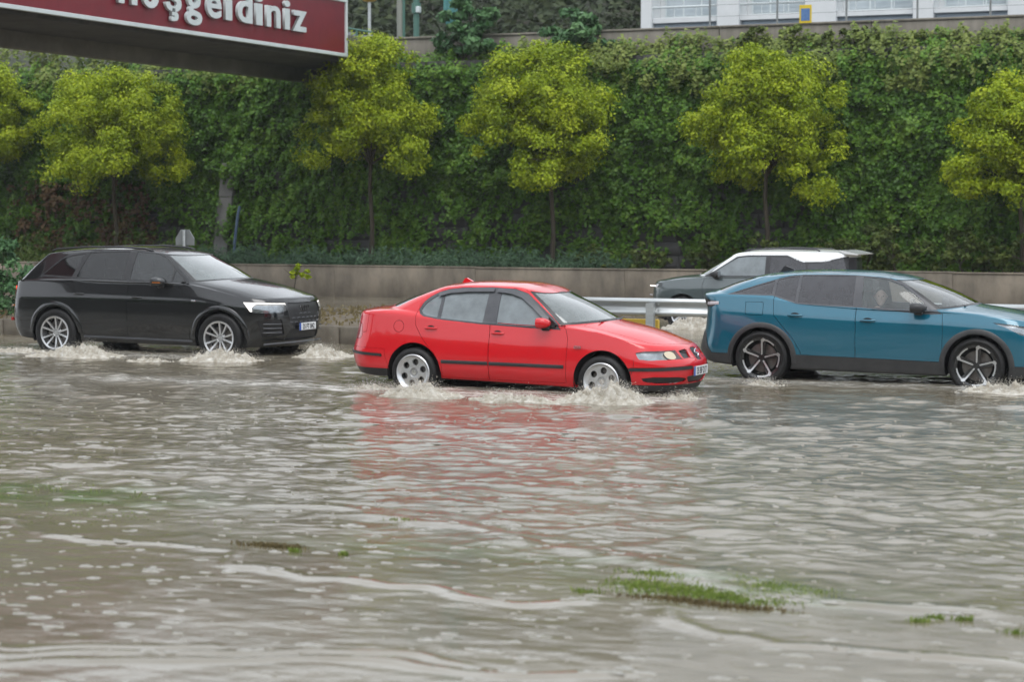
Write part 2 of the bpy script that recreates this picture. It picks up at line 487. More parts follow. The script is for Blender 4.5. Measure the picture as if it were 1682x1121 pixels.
# region shapes
def side_poly(poly, sm=0):
    poly = chaikin(poly, sm) if sm else np.asarray(poly, float)
    return lambda V, A: poly_sdf(V[:, [0, 2]], poly)
def sz_poly(poly, sm=0):
    poly = chaikin(poly, sm) if sm else np.asarray(poly, float)
    return lambda V, A: poly_sdf(np.stack([A[:, 0], V[:, 2]], 1), poly)
def yz_poly(poly, sm=0):
    poly = chaikin(poly, sm) if sm else np.asarray(poly, float)
    return lambda V, A: poly_sdf(V[:, [1, 2]], poly)
def xy_poly(poly, sm=0):
    poly = chaikin(poly, sm) if sm else np.asarray(poly, float)
    return lambda V, A: poly_sdf(np.stack([V[:, 0], np.abs(V[:, 1])], 1), poly)
def ut_box(u0, u1, t0, t1, su=.7, st=.6):
    return lambda V, A: np.maximum(np.maximum(u0 - A[:, 1], A[:, 1] - u1) * su, np.maximum(t0 - A[:, 2], A[:, 2] - t1) * st)
def circle(cx, cz, r): return lambda V, A: np.hypot(V[:, 0] - cx, V[:, 2] - cz) - r
is_side = lambda V, A, N: np.abs(N[:, 1]) > 0.45
is_flank = lambda V, A, N: (np.abs(N[:, 1]) > 0.3) & (np.abs(V[:, 1]) > 0.35)

# ---- shared car materials
def paint(name, col, rough=0.32, flake=0.0, coat=1.0, spec=0.15, coat_ior=1.7):
    m, nt, out = new_mat(name)
    b = nt.nodes.new('ShaderNodeBsdfPrincipled'); setin(b, Base_Color=col, Roughness=rough, Metallic=flake)
    b.inputs['Coat Weight'].default_value = coat; b.inputs['Specular IOR Level'].default_value = spec; b.inputs['Coat IOR'].default_value = coat_ior
    n = noise_tex(nt, 150.0, 2.0, 0.6)                          # rain beads on the clear coat
    n2 = noise_tex(nt, 3.0, 4.0, 0.6)                           # road film, uneven gloss
    mr = nt.nodes.new('ShaderNodeMapRange'); setin(mr, From_Min=0.35, From_Max=0.75, To_Min=0.015, To_Max=0.05)
    nt.links.new(n2.outputs[0], mr.inputs[0]); nt.links.new(mr.outputs[0], b.inputs['Coat Roughness'])
    bp = nt.nodes.new('ShaderNodeBump'); bp.inputs['Strength'].default_value = 0.05; bp.inputs['Distance'].default_value = 0.004
    rp = ramp(nt, n.outputs[0], [(0.58, (0, 0, 0)), (0.7, (1, 1, 1))])
    nt.links.new(rp.outputs[0], bp.inputs['Height']); nt.links.new(bp.outputs[0], b.inputs['Coat Normal'])
    nt.links.new(b.outputs[0], out.inputs['Surface'])
    return m
M_RUB = mat('tyre_rubber', (0.010, 0.010, 0.011), 0.5, spec=.25, base2=(0.018, 0.0175, 0.017), nscale=14, bump=0.15, bscale=90)
M_BLK = mat('black_plastic', (0.016, 0.016, 0.018), 0.38, base2=(0.026, 0.026, 0.028), nscale=9, bump=0.05, bscale=300)
M_TRIM = mat('grey_trim_plastic', (0.05, 0.052, 0.06), 0.35, base2=(0.065, 0.067, 0.075), nscale=8)
M_CLAD = mat('dark_cladding_plastic', (0.028, 0.029, 0.031), 0.42, base2=(0.042, 0.042, 0.043), nscale=7, bump=0.08, bscale=260)
M_DARK = mat('dark_void', (0.008, 0.008, 0.009), 0.7, base2=(0.014, 0.014, 0.014), nscale=5)
M_ALLOY = mat('silver_alloy', (0.62, 0.63, 0.65), 0.28, 0.75, base2=(0.5, 0.5, 0.5), nscale=9)
M_ALLOYD = mat('black_alloy', (0.012, 0.012, 0.013), 0.25, base2=(0.02, 0.02, 0.02), nscale=9, coat=0.5)
M_DISC = mat('brake_steel', (0.2, 0.19, 0.18), 0.4, 0.8, base2=(0.12, 0.1, 0.09), nscale=12)
M_TRIMIN = mat('cabin_trim', (0.03, 0.031, 0.033), 0.8, base2=(0.045, 0.045, 0.047), nscale=8)
M_SEAT = mat('seat_cloth', (0.035, 0.036, 0.04), 0.9, base2=(0.055, 0.055, 0.06), nscale=30, bump=0.1, bscale=200)
M_GLASS = glass_mat('foggy_window_glass', (0.36, 0.39, 0.39), 0.58, (0.27, 0.31, 0.33), 1.6)
M_WSCR = glass_mat('windscreen_glass_sky_sheen', (0.40, 0.45, 0.44), 0.42, (0.32, 0.36, 0.36), 2.0)  # diffuse grey paints the sky mirrored in the sloping screen
M_PRIV = glass_mat('dark_privacy_glass', (0.10, 0.10, 0.11), 0.12, (0.05, 0.05, 0.055), 1.4)
M_CHROME = mat('chrome', (0.75, 0.76, 0.78), 0.12, 1.0)
M_LENS = glass_mat('lamp_lens', (0.85, 0.87, 0.88), 0.06, (0.6, 0.62, 0.64), 1.2)
M_REDL = mat('red_lamp_lens', (0.35, 0.006, 0.008), 0.15, coat=1.0)
M_REDLIT = emit_mat('lit_tail_lamp', (1.0, 0.05, 0.03), 1.6)
M_DRL = emit_mat('lit_daylight_lamp', (1.0, 0.95, 0.90), 0.9)
M_WARM = emit_mat('lit_headlamp_bulb', (1.0, 0.88, 0.70), 0.42)
M_AMB = mat('amber_reflector', (0.55, 0.16, 0.02), 0.2, coat=1.0)
M_REFL = mat('lamp_reflector', (0.5, 0.52, 0.54), 0.18, 0.85, base2=(0.28, 0.3, 0.32), nscale=10)
M_PLATE = mat('plate_white', (0.72, 0.73, 0.74), 0.35)
M_PBLUE = mat('plate_blue', (0.02, 0.09, 0.42), 0.35)
M_PTXT = mat('plate_black_print', (0.015, 0.015, 0.018), 0.5)

def seg_sdf(P, a, b):
    a, b = np.asarray(a, float), np.asarray(b, float); e = b - a; w = P - a
    t = np.clip((w @ e) / (e @ e), 0, 1)
    return np.hypot(*(w - t[:, None] * e).T)
def rim_surface(Rr, style):
    """alloy wheel face seen from outside (outer side is -y), openings really open"""
    nr, na = 34, 200
    r = np.linspace(0.012, Rr, nr); th = np.linspace(0, 2 * math.pi, na, endpoint=False)
    rr, tt = np.meshgrid(r, th, indexing='ij')
    q = rr / Rr
    if style == 'holes': h = 0.012 - 0.035 * np.clip((q - .78) / .22, 0, 1) ** 1.5 + 0.02 * (q < .24)
    elif style == 'twin': h = 0.028 - 0.05 * np.clip(q, 0, 1) ** 2 + 0.016 * (q < .18)
    else: h = 0.03 - 0.04 * q ** 2 + 0.015 * (q < .16)
    V = np.stack([rr * np.cos(tt), h, rr * np.sin(tt)], -1).reshape(-1, 3)
    A = np.stack([rr.ravel(), tt.ravel()], 1)
    Q, T = quad_grid_tris(nr, na, True)
    V = np.concatenate([V, V[Q].mean(1)]); A = np.concatenate([A, A[Q].mean(1)])
    s = Surf(V, T, A)
    if s.N[:, 1].mean() > 0: s.T = s.T[:, ::-1].copy(); s.normals()
    return s
def make_wheel(R, Rr, width, style, spin=0.0):
    """returns builder(parent, location, outward sign)"""
    s = rim_surface(Rr, style)
    P2 = lambda V: V[:, [0, 2]]
    def rot(a, r): return (r * math.cos(a), r * math.sin(a))
    silver = None
    if style == 'holes':
        f = lambda V, A: np.min([np.hypot(P2(V)[:, 0] - rot(k * math.pi / 3 + spin, .61 * Rr)[0], P2(V)[:, 1] - rot(k * math.pi / 3 + spin, .61 * Rr)[1]) - .185 * Rr for k in range(6)], axis=0)
        cut = s.region(f)
    elif style == 'twin':
        def f(V, A):
            p = P2(V); d = np.full(len(p), 9.)
            for k in range(5):
                a = k * 2 * math.pi / 5 + spin
                for sg in (-1, 1):
                    d = np.minimum(d, seg_sdf(p, rot(a + sg * .25, .14 * Rr), rot(a + sg * .27, .97 * Rr)) - .052 * Rr)
            r = np.hypot(*p.T)
            return -np.minimum(np.minimum(d, r - .2 * Rr), .90 * Rr - r)
        cut = s.region(f)
    else:
        def f(V, A):
            p = P2(V); d = np.full(len(p), 9.)
            for k in range(5):
                a = k * 2 * math.pi / 5 + spin
                d = np.minimum(d, seg_sdf(p, rot(a, .1 * Rr), rot(a, .95 * Rr)) - .115 * Rr)
            r = np.hypot(*p.T)
            return -np.minimum(np.minimum(d, r - .22 * Rr), .86 * Rr - r)
        cut = s.region(f)
        def g(V, A):
            p = P2(V); d = np.full(len(p), 9.)
            for k in range(5):
                a = k * 2 * math.pi / 5 + spin
                d = np.minimum(d, seg_sdf(p, rot(a + .10, .20 * Rr), rot(a + .10, .86 * Rr)) - .040 * Rr)
                arc = np.array([rot(a + .10 - j * .105, .90 * Rr) for j in range(8)])
                for u, w in zip(arc[:-1], arc[1:]): d = np.minimum(d, seg_sdf(p, u, w) - .035 * Rr)
                d = np.minimum(d, seg_sdf(p, rot(a + .13, .80 * Rr), rot(a + .02, .90 * Rr)) - .075 * Rr)
            return d
        silver = s.region(g)
    mrim = M_ALLOYD if style == 'hook' else M_ALLOY
    rim = s.extract(s.lab == 0, 0, 0, 0.05)
    me_rim = np_mesh('rim', rim[0], rim[1], True, rim[2]); me_rim.materials.append(mrim)
    me_sil = None
    if silver:
        q = s.extract(s.lab == silver, 0.006, 0, 0.012); me_sil = np_mesh('spoke_face', q[0], q[1], True, q[2]); me_sil.materials.append(M_ALLOY)
    # tyre: rounded section, grooved tread
    w = width / 2; b = []
    prof = [(Rr * .97, .03), (Rr * 1.0, -.005), (Rr * 1.03, -.010), ((Rr + R) / 2, -.017), (R - .035, -.012), (R - .012, .004), (R - .002, .022)]
    for k in range(4): y0 = .035 + k * (width - .07) / 4; b += [(R, y0), (R, y0 + .03), (R - .008, y0 + .033), (R - .008, y0 + .040)]
    prof += b + [(R - .002, width - .022), (R - .03, width), (Rr, width), (Rr * .97, width - .02)]
    mt = MB().lathe(prof, 64, 'y', (0, 0, 0)); to = mt.build('tyre', M_RUB, None, True, 40); me_t = to.data; bpy.data.objects.remove(to)
    mb = MB().lathe([(Rr * .985, .0), (Rr * .98, .05), (Rr * .93, .07), (Rr * .92, width * .9)], 48, 'y'); o = mb.build('b', mrim, None, True, 40); me_b = o.data; bpy.data.objects.remove(o)
    md = MB().lathe([(.0, .085), (Rr * .70, .085), (Rr * .70, .105), (Rr * .3, .11), (0, .11)], 40, 'y'); o = md.build('b', M_DISC, None, True, 40); me_d = o.data; bpy.data.objects.remove(o)
    mk = MB().lathe([(.0, .125), (Rr * .93, .13)], 40, 'y'); o = mk.build('b', M_DARK, None); me_k = o.data; bpy.data.objects.remove(o)
    mc = MB().lathe([(.0, -.004), (Rr * .15, -.004), (Rr * .17, .004), (Rr * .17, .03)], 24, 'y', (0, .03 if style != 'holes' else .026, 0)); o = mc.build('b', M_CHROME if style == 'holes' else mrim, None, True, 30); me_c = o.data; bpy.data.objects.remove(o)
    def build(parent, loc, sign, text=None):
        w = bpy.data.objects.new('wheel', None); COL.objects.link(w); w.parent = parent; w.location = loc
        w.empty_display_size = .1
        w.rotation_euler = (0, 0, 0 if sign < 0 else math.pi)
        for nm, me in (('tyre', me_t), ('rim', me_rim), ('rim_barrel', me_b), ('brake_disc', me_d), ('wheel_cover_plate', me_k), ('hub_cap', me_c), ('spoke_face', me_sil)):
            if me is not None: link_mesh(nm, me, None, w)
        return w
    return build
def arch_liner(parent, x, z, R, w0, w1, sign):
    mb = MB(); n = 26; V, F = [], []
    for i in range(n + 1):
        t = math.radians(-18 + 216 * i / n)
        for rr, yy in ((R + .004, w0), (R + .004, w1), (.02, w1 - .01)): V.append((x + rr * math.cos(t), sign * yy, z + rr * math.sin(t)))
    for i in range(n):
        for k in range(2): F.append((i * 3 + k, i * 3 + k + 1, (i + 1) * 3 + k + 1, (i + 1) * 3 + k))
    return mb.add(V, F).build('wheel_housing', M_DARK, parent, True, 60)
def arch_band(name, parent, material, x, z, R0, R1, yfun, sign, a0=-5, a1=185, proud=.012, th=.02, n=40):
    """a flared band round a wheel arch that follows the flank"""
    V, F = [], []
    for i in range(n + 1):
        t = math.radians(a0 + (a1 - a0) * i / n)
        ring = []
        for R, p in ((R0, -th), (R0, proud), (R0 * .35 + R1 * .65, proud + .006), (R1, proud * .4), (R1, -th)):
            px, pz = x + R * math.cos(t), z + R * math.sin(t)
            ring.append((px, sign * (yfun(px, pz) + p), pz))
        V += ring
    for i in range(n):
        for k in range(4): F.append((i * 5 + k, i * 5 + k + 1, (i + 1) * 5 + k + 1, (i + 1) * 5 + k))
    return MB().add(V, F).build(name, material, parent, True, 50)
def flank_y(sf):
    """half width of the skin at (x, z), looked up from the side"""
    m = (sf.V[:, 1] < 0) & (np.abs(sf.N[:, 1]) > .3)
    P = sf.V[m]
    def f(x, z):
        d = (P[:, 0] - x) ** 2 + (P[:, 2] - z) ** 2
        i = np.argpartition(d, 4)[:4]
        return float(-P[i, 1].mean())
    return f
def ribbon_on_flank(name, parent, material, sf, pts, width, proud, sign, ends=0.0):
    """moulding strip laid on the flank along (x, z) points"""
    fy = flank_y(sf); P = np.asarray(pts, float); n = 30
    L = np.concatenate([[0], np.cumsum(np.hypot(*np.diff(P, axis=0).T))]); u = np.linspace(0, L[-1], n)
    x, z = np.interp(u, L, P[:, 0]), np.interp(u, L, P[:, 1]); V, F = [], []
    for i in range(n):
        y = fy(x[i], z[i])
        for dz, p in ((-width / 2, -.012), (-width / 2, proud * .7), (-width * .2, proud), (width * .2, proud), (width / 2, proud * .7), (width / 2, -.012)): V.append((x[i], sign * (y + p), z[i] + dz))
    for i in range(n - 1):
        for k in range(5): F.append((i * 6 + k, i * 6 + k + 1, i * 6 + k + 7, i * 6 + k + 6))
    F += [tuple(range(6)), tuple(range((n - 1) * 6, n * 6))]
    return MB().add(V, F).build(name, material, parent, True, 50)
def loft_rings(rings, capped=True):
    V = [p for r in rings for p in r]; n = len(rings[0]); F = []
    for i in range(len(rings) - 1):
        for k in range(n): F.append((i * n + k, i * n + (k + 1) % n, (i + 1) * n + (k + 1) % n, (i + 1) * n + k))
    if capped: F += [tuple(range(n - 1, -1, -1)), tuple(range((len(rings) - 1) * n, len(rings) * n))]
    return MB().add(V, F)
def superring(c, ry, rz, n=14, p=3.0, x=0.0):
    out = []
    for k in range(n):
        t = 2 * math.pi * k / n; cc, ss = math.cos(t), math.sin(t)
        out.append((x, c[0] + ry * math.copysign(abs(cc) ** (2 / p), cc), c[1] + rz * math.copysign(abs(ss) ** (2 / p), ss)))
    return out
def door_mirror(parent, x, y, z, sign, mshell, L=.17, h=.12, w=.20):
    """wing mirror: rounded shell tapering forward, glass to the rear, foot down to the door"""
    rings = []
    for q, f in ((0, .93), (.25, 1.0), (.55, .92), (.8, .7), (1.0, .35)):
        rings.append([(x + q * L, y * sign + sign * (p[1]), z + p[2]) for p in superring((w / 2, h / 2), w / 2 * f, h / 2 * f, 16, 3.2)])
    m = loft_rings(rings).build('door_mirror', mshell, parent, True, 50)
    MB().box((x - .004, min(sign * (y + .02), sign * (y + w - .02)), z + .015), (x + .004, max(sign * (y + .02), sign * (y + w - .02)), z + h - .015)).build('mirror_glass', M_REFL, m)
    a = sign * (y - .03); b = sign * (y + .05)
    MB().box((x + .02, min(a, b), z - .03), (x + .13, max(a, b), z + .03), .015).build('mirror_foot', M_BLK, m)
    return m
def door_handle(parent, sf, x, z, sign, material, L=.17):
    fy = flank_y(sf); y = fy(x, z)
    rings = []
    for q in np.linspace(0, 1, 7):
        bow = .012 + .026 * math.sin(math.pi * q) ** .6
        rings.append([(x + (q - .5) * L, sign * (y - .002 + p[1] * 1.0 + bow - .012), z + p[2]) for p in superring((0, 0), .010, .015, 10, 2.5)])
    h = loft_rings(rings).build('door_handle', material, parent, True, 50)
    V = [(x + .5 * L * .62 * math.cos(t), sign * (y + .0025), z + .032 * math.sin(t) + .004) for t in np.linspace(0, 2 * math.pi, 20, endpoint=False)]
    MB().add(V, [tuple(range(20))]).build('handle_recess_shade', M_DARK if material is not M_DARK else M_BLK, h)  # flat dark patch that paints the shade of the hollow behind the grip
    return h
def number_plate(parent, x, z, text, yaw=0.0, y=0.0):
    """white plate with blue band, facing +x"""
    p = MB().box((0, -.26, -.056), (.008, .26, .056), .003).build('number_plate', M_PLATE, parent)
    p.location = (x, y, z); p.rotation_euler = (0, 0, yaw)
    MB().box((.006, -.262, -.0575), (.0105, -.215, .0575)).build('blue_band', M_PBLUE, p)
    me = text_mesh(text, .112, .80, .0035)
    me.transform(Matrix(((0, 0, 1, .0095), (1, 0, 0, .022), (0, 1, 0, -.040), (0, 0, 0, 1))))
    link_mesh('registration', me, M_PTXT, p)
    return p
def seat(parent, x, y, z0, back=.62, material=None):
    material = material or M_SEAT
    s = loft_rings([[(x + q, y + p[1], z0 + .10 + p[2] + dz) for p in superring((0, 0), .24 * f, .085 * f, 14, 3.0)] for q, f, dz in ((-.25, .9, -.01), (-.1, 1, 0), (.15, 1, .02), (.24, .85, .015))]).build('seat', material, parent, True, 50)
    loft_rings([[(x - .20 - h * .28 + p[2], y + p[1] * wf, z0 + .14 + h) for p in superring((0, 0), .23, .065, 14, 3.0)] for h, wf in ((0, .95), (.2, 1.0), (.42, .95), (back - .06, .75), (back, .5))]).build('seat_back', material, s, True, 50)
    loft_rings([[(x - .20 - (back + .02) * .28 + p[2] - .02 * q, y + p[1], z0 + .16 + back + q * .17) for p in superring((0, 0), .13 * f, .045 * f, 12, 2.6)] for q, f in ((0, .8), (.3, 1), (.75, 1), (1, .75))]).build('head_rest', material, s, True, 50)
    return s
def cabin(parent, sp, wheel_y=.36):
    """what is seen through the glass: floor, dashboard, steering wheel, seats"""
    z0, xd = sp['floor'], sp['dash']; w = sp['inw']
    MB().box((sp['cab0'], -w, z0 - .02), (xd + .25, w, z0 + .02)).build('cabin_floor', M_TRIMIN, parent)
    MB().prism([(xd, z0 + .1), (xd + .35, z0 + .1), (xd + .42, sp['dashz'] - .03), (xd + .10, sp['dashz']), (xd - .06, sp['dashz'] - .1), (xd - .04, z0 + .2)], 'y', -w, w).build('dashboard', M_TRIMIN, parent)
    st = MB(); cx, cz = xd - .20, sp['dashz'] - .08
    ring = []
    for k in range(24):
        t = 2 * math.pi * k / 24; ring.append((cx - .07 * math.sin(t), wheel_y + .185 * math.cos(t), cz + .175 * math.sin(t)))
    V, F = [], []
    for k, c in enumerate(ring):
        for j in range(6):
            u = 2 * math.pi * j / 6; t = 2 * math.pi * k / 24
            V.append((c[0] + .016 * math.sin(u), c[1] + .016 * math.cos(u) * math.cos(t), c[2] + .016 * math.cos(u) * math.sin(t)))
    for k in range(24):
        for j in range(6): F.append((k * 6 + j, k * 6 + (j + 1) % 6, ((k + 1) % 24) * 6 + (j + 1) % 6, ((k + 1) % 24) * 6 + j))
    st.add(V, F).box((cx - .02, wheel_y - .17, cz - .02), (cx + .01, wheel_y + .17, cz + .02)).tube([(cx, wheel_y, cz), (cx + .3, wheel_y, cz - .08)], .03)
    st.build('steering_wheel', M_BLK, parent, True, 50)
    for x in sp['seats']:
        for y in (-wheel_y, wheel_y): seat(parent, x, y, z0 + .12, sp.get('back', .58))
def wiper(parent, pts, material=None):
    MB().tube(pts, .009, 6).build('wiper', material or M_BLK, parent)
# ================================================================ SETTING
WL = 0.09                                                        # flood level above the road
M_GROUND = mat('earth', (0.09, 0.075, 0.055), 0.9, base2=(0.06, 0.07, 0.035), nscale=.6, bump=.4, bscale=6)
M_ASPH = mat('asphalt', (0.045, 0.045, 0.047), 0.7, base2=(0.06, 0.058, 0.056), nscale=3, bump=.3, bscale=80)
M_CONC = mat('weathered_concrete', (0.085, 0.072, 0.055), 0.8, base2=(0.205, 0.172, 0.132), nscale=1.4, bump=.35, bscale=14, stretch=(1, 1, .45))
M_CONC2 = mat('stained_parapet_concrete', (0.13, 0.118, 0.095), 0.85, base2=(0.215, 0.195, 0.165), nscale=1.6, bump=.3, bscale=12, stretch=(1.6, 1, .3))
M_KERB = mat('kerb_concrete', (0.075, 0.062, 0.045), 0.75, base2=(0.15, 0.13, 0.10), nscale=2.5, bump=.25, bscale=25)
M_STONE = mat('dark_retaining_stone', (0.042, 0.042, 0.041), 0.85, base2=(0.085, 0.082, 0.08), nscale=1.8, bump=.6, bscale=5)
M_SOIL = mat('wet_soil', (0.065, 0.048, 0.03), 0.75, base2=(0.11, 0.085, 0.05), nscale=3.5, bump=.7, bscale=10)
M_STEEL = mat('galvanised_steel', (0.50, 0.525, 0.53), 0.36, .55, base2=(0.40, 0.42, 0.42), nscale=4, stretch=(.3, 1, 3))

def sheet(name, a0, a1, d0, d1, z, material, kind='structure'):
    o = link_mesh(name, np_mesh(name, np.array([[a0, d0, z], [a1, d0, z], [a1, d1, z], [a0, d1, z]], float), np.array([[0, 1, 2, 3]]), False), material)
    o['kind'] = kind; return o
sheet('ground', -260, 260, -260, 260, -.30, M_GROUND)
sheet('road', -250, 250, 12.6, 48.5, -.10, M_ASPH)
sheet('verge', -250, 250, -20, 12.6, -.06, M_GROUND)

# ---------------------------------------------------------------- flood water: one waved sheet
def spaced(segs):
    out = [segs[0][0]]
    for a, b, h in segs:
        n = max(1, int(round((b - a) / h))); out += list(np.linspace(a, b, n + 1)[1:])
    return np.array(out)
gx_ = spaced([(-250, -60, 19.), (-60, -34, 1.0), (-34, -14, .075), (-14, -1, .04), (-1, 4, .1), (4, 60, 4.), (60, 250, 19.)])
gy_ = spaced([(-20, 7, 3.), (7, 14, .022), (14, 20, .034), (20, 31, .05), (31, 48.5, .25)])
tA = spectral_tile(512, 1, 5, 80, 1.95, (1.0, 1.25))      # chop: crests drawn out along the road
tB = spectral_tile(512, 2, 3, 30, 1.8, (1.0, 1.8))
tC = spectral_tile(512, 3, 8, 100, 1.6, (1.0, 1.4))
def smooth01(x, a, b):
    t = np.clip((x - a) / (b - a), 0, 1); return t * t * (3 - 2 * t)
FOAM_LINES = [([(-9.6, 12.35), (-8.64, 11.90), (-8.15, 11.70), (-7.55, 11.57), (-6.96, 11.66), (-6.29, 11.17), (-5.48, 10.88), (-4.93, 10.70), (-4.56, 10.70), (-4.3, 10.87)], .013, .055),
              ([(-11.2, 14.6), (-9.6, 14.25), (-8.2, 13.75), (-7.0, 13.4), (-5.6, 12.9), (-4.6, 12.3), (-3.6, 11.75), (-2.2, 11.5)], .022, .15),
              ([(-3.75, 11.0), (-3.5, 10.62), (-3.01, 10.1), (-1.7, 10.15), (-.6, 10.4)], .014, .07),
              ([(-7.6, 7.75), (-6.36, 8.40), (-5.4, 8.62), (-4.56, 8.80), (-3.4, 9.3)], .012, .05), ([(-7.6, 7.95), (-6.36, 8.60), (-5.4, 8.80), (-4.2, 9.1)], .010, .04), ([(-7.4, 8.2), (-6.3, 8.72), (-5.6, 8.9)], .010, .04),
              ([(-12.5, 22.3), (-9.0, 21.3), (-6.0, 20.6), (-3.0, 20.0)], .030, .22), ([(-17.5, 24.6), (-14, 22.4), (-11, 20.6), (-8.6, 19.2)], .025, .25), ([(-24, 27.3), (-20, 25.2), (-16, 22.3), (-13, 20.2)], .028, .28),
              ([(-9.2, 25.9), (-6.5, 24.6), (-3.5, 23.4)], .03, .2)]
def line_dist(A, D, pts):
    d = np.full(A.shape, 9e9)
    for (x0, y0), (x1, y1) in zip(pts[:-1], pts[1:]):
        ex, ey = x1 - x0, y1 - y0; t = np.clip(((A - x0) * ex + (D - y0) * ey) / (ex * ex + ey * ey), 0, 1)
        d = np.minimum(d, np.hypot(A - x0 - t * ex, D - y0 - t * ey))
    return d
def water_h(A, D):
    rough = .10 + .90 * smooth01(D + (A + 5) * .12, 11.2, 14.6)
    wob = .15 * sample_tile(tB, A / 9.0, D / 9.0)
    h = .0043 * sample_tile(tA, (D + wob) / 4.3, A / 4.3) * rough
    h += .0026 * sample_tile(tA, (D * .93 + A * .25) / 3.1, (A * .93 - D * .2) / 3.1 + .4) * rough
    h += .0050 * sample_tile(tB, (D + .18 * A) / 8.0, A / 12.0 + .2) * rough
    h += .0013 * sample_tile(tC, D / 2.6, A / 2.9 + .1) * (.25 + .75 * rough)
    for pts, hh, w in FOAM_LINES:
        q = line_dist(A + .05 * wob / .15, D + .10 * wob / .15, pts)
        h += hh * np.exp(-(q / w) ** 2) * (.75 + .25 * np.clip(sample_tile(tB, A / 4, D / 4), -1, 1))
    far = smooth01(D, 31, 36); inb = (A > -34) & (A < 4)
    return np.where(inb, h * (1 - .6 * far), h * .2)
AA, DD = np.meshgrid(gx_, gy_, indexing='ij')
Hh = water_h(AA, DD)
n0, n1 = AA.shape
Vw = np.stack([AA, DD, WL + Hh], -1).reshape(-1, 3)
ii, jj = np.meshgrid(np.arange(n0 - 1), np.arange(n1 - 1), indexing='ij'); ii, jj = ii.ravel(), jj.ravel()
Fw = np.stack([ii * n1 + jj, (ii + 1) * n1 + jj, (ii + 1) * n1 + jj + 1, ii * n1 + jj + 1], 1)
def foam_w(A, D):
    f = np.zeros(A.shape)
    for pts, hh, w in FOAM_LINES[:3]:
        q = line_dist(A + .05 * sample_tile(tB, A / 9, D / 9), D + .10 * sample_tile(tB, A / 9, D / 9), pts)
        f += np.exp(-(q / (w * .36)) ** 2) * np.clip(.42 + .35 * sample_tile(tB, A / 2.5, D / 2.5), .0, .75)
    for a0, a1, dd, w in ((-16.5, -8.0, 23.3, .5), (-26, -16.0, 27.3, .55), (-13.5, -4.0, 26.2, .4), (-12.5, -7.8, 22.9, .3)):
        f += np.exp(-((D - dd) / w) ** 2) * smooth01(A, a0 - 1, a0 + 1) * (1 - smooth01(A, a1 - .5, a1 + .5)) * .8
    return np.clip(f, 0, 1)
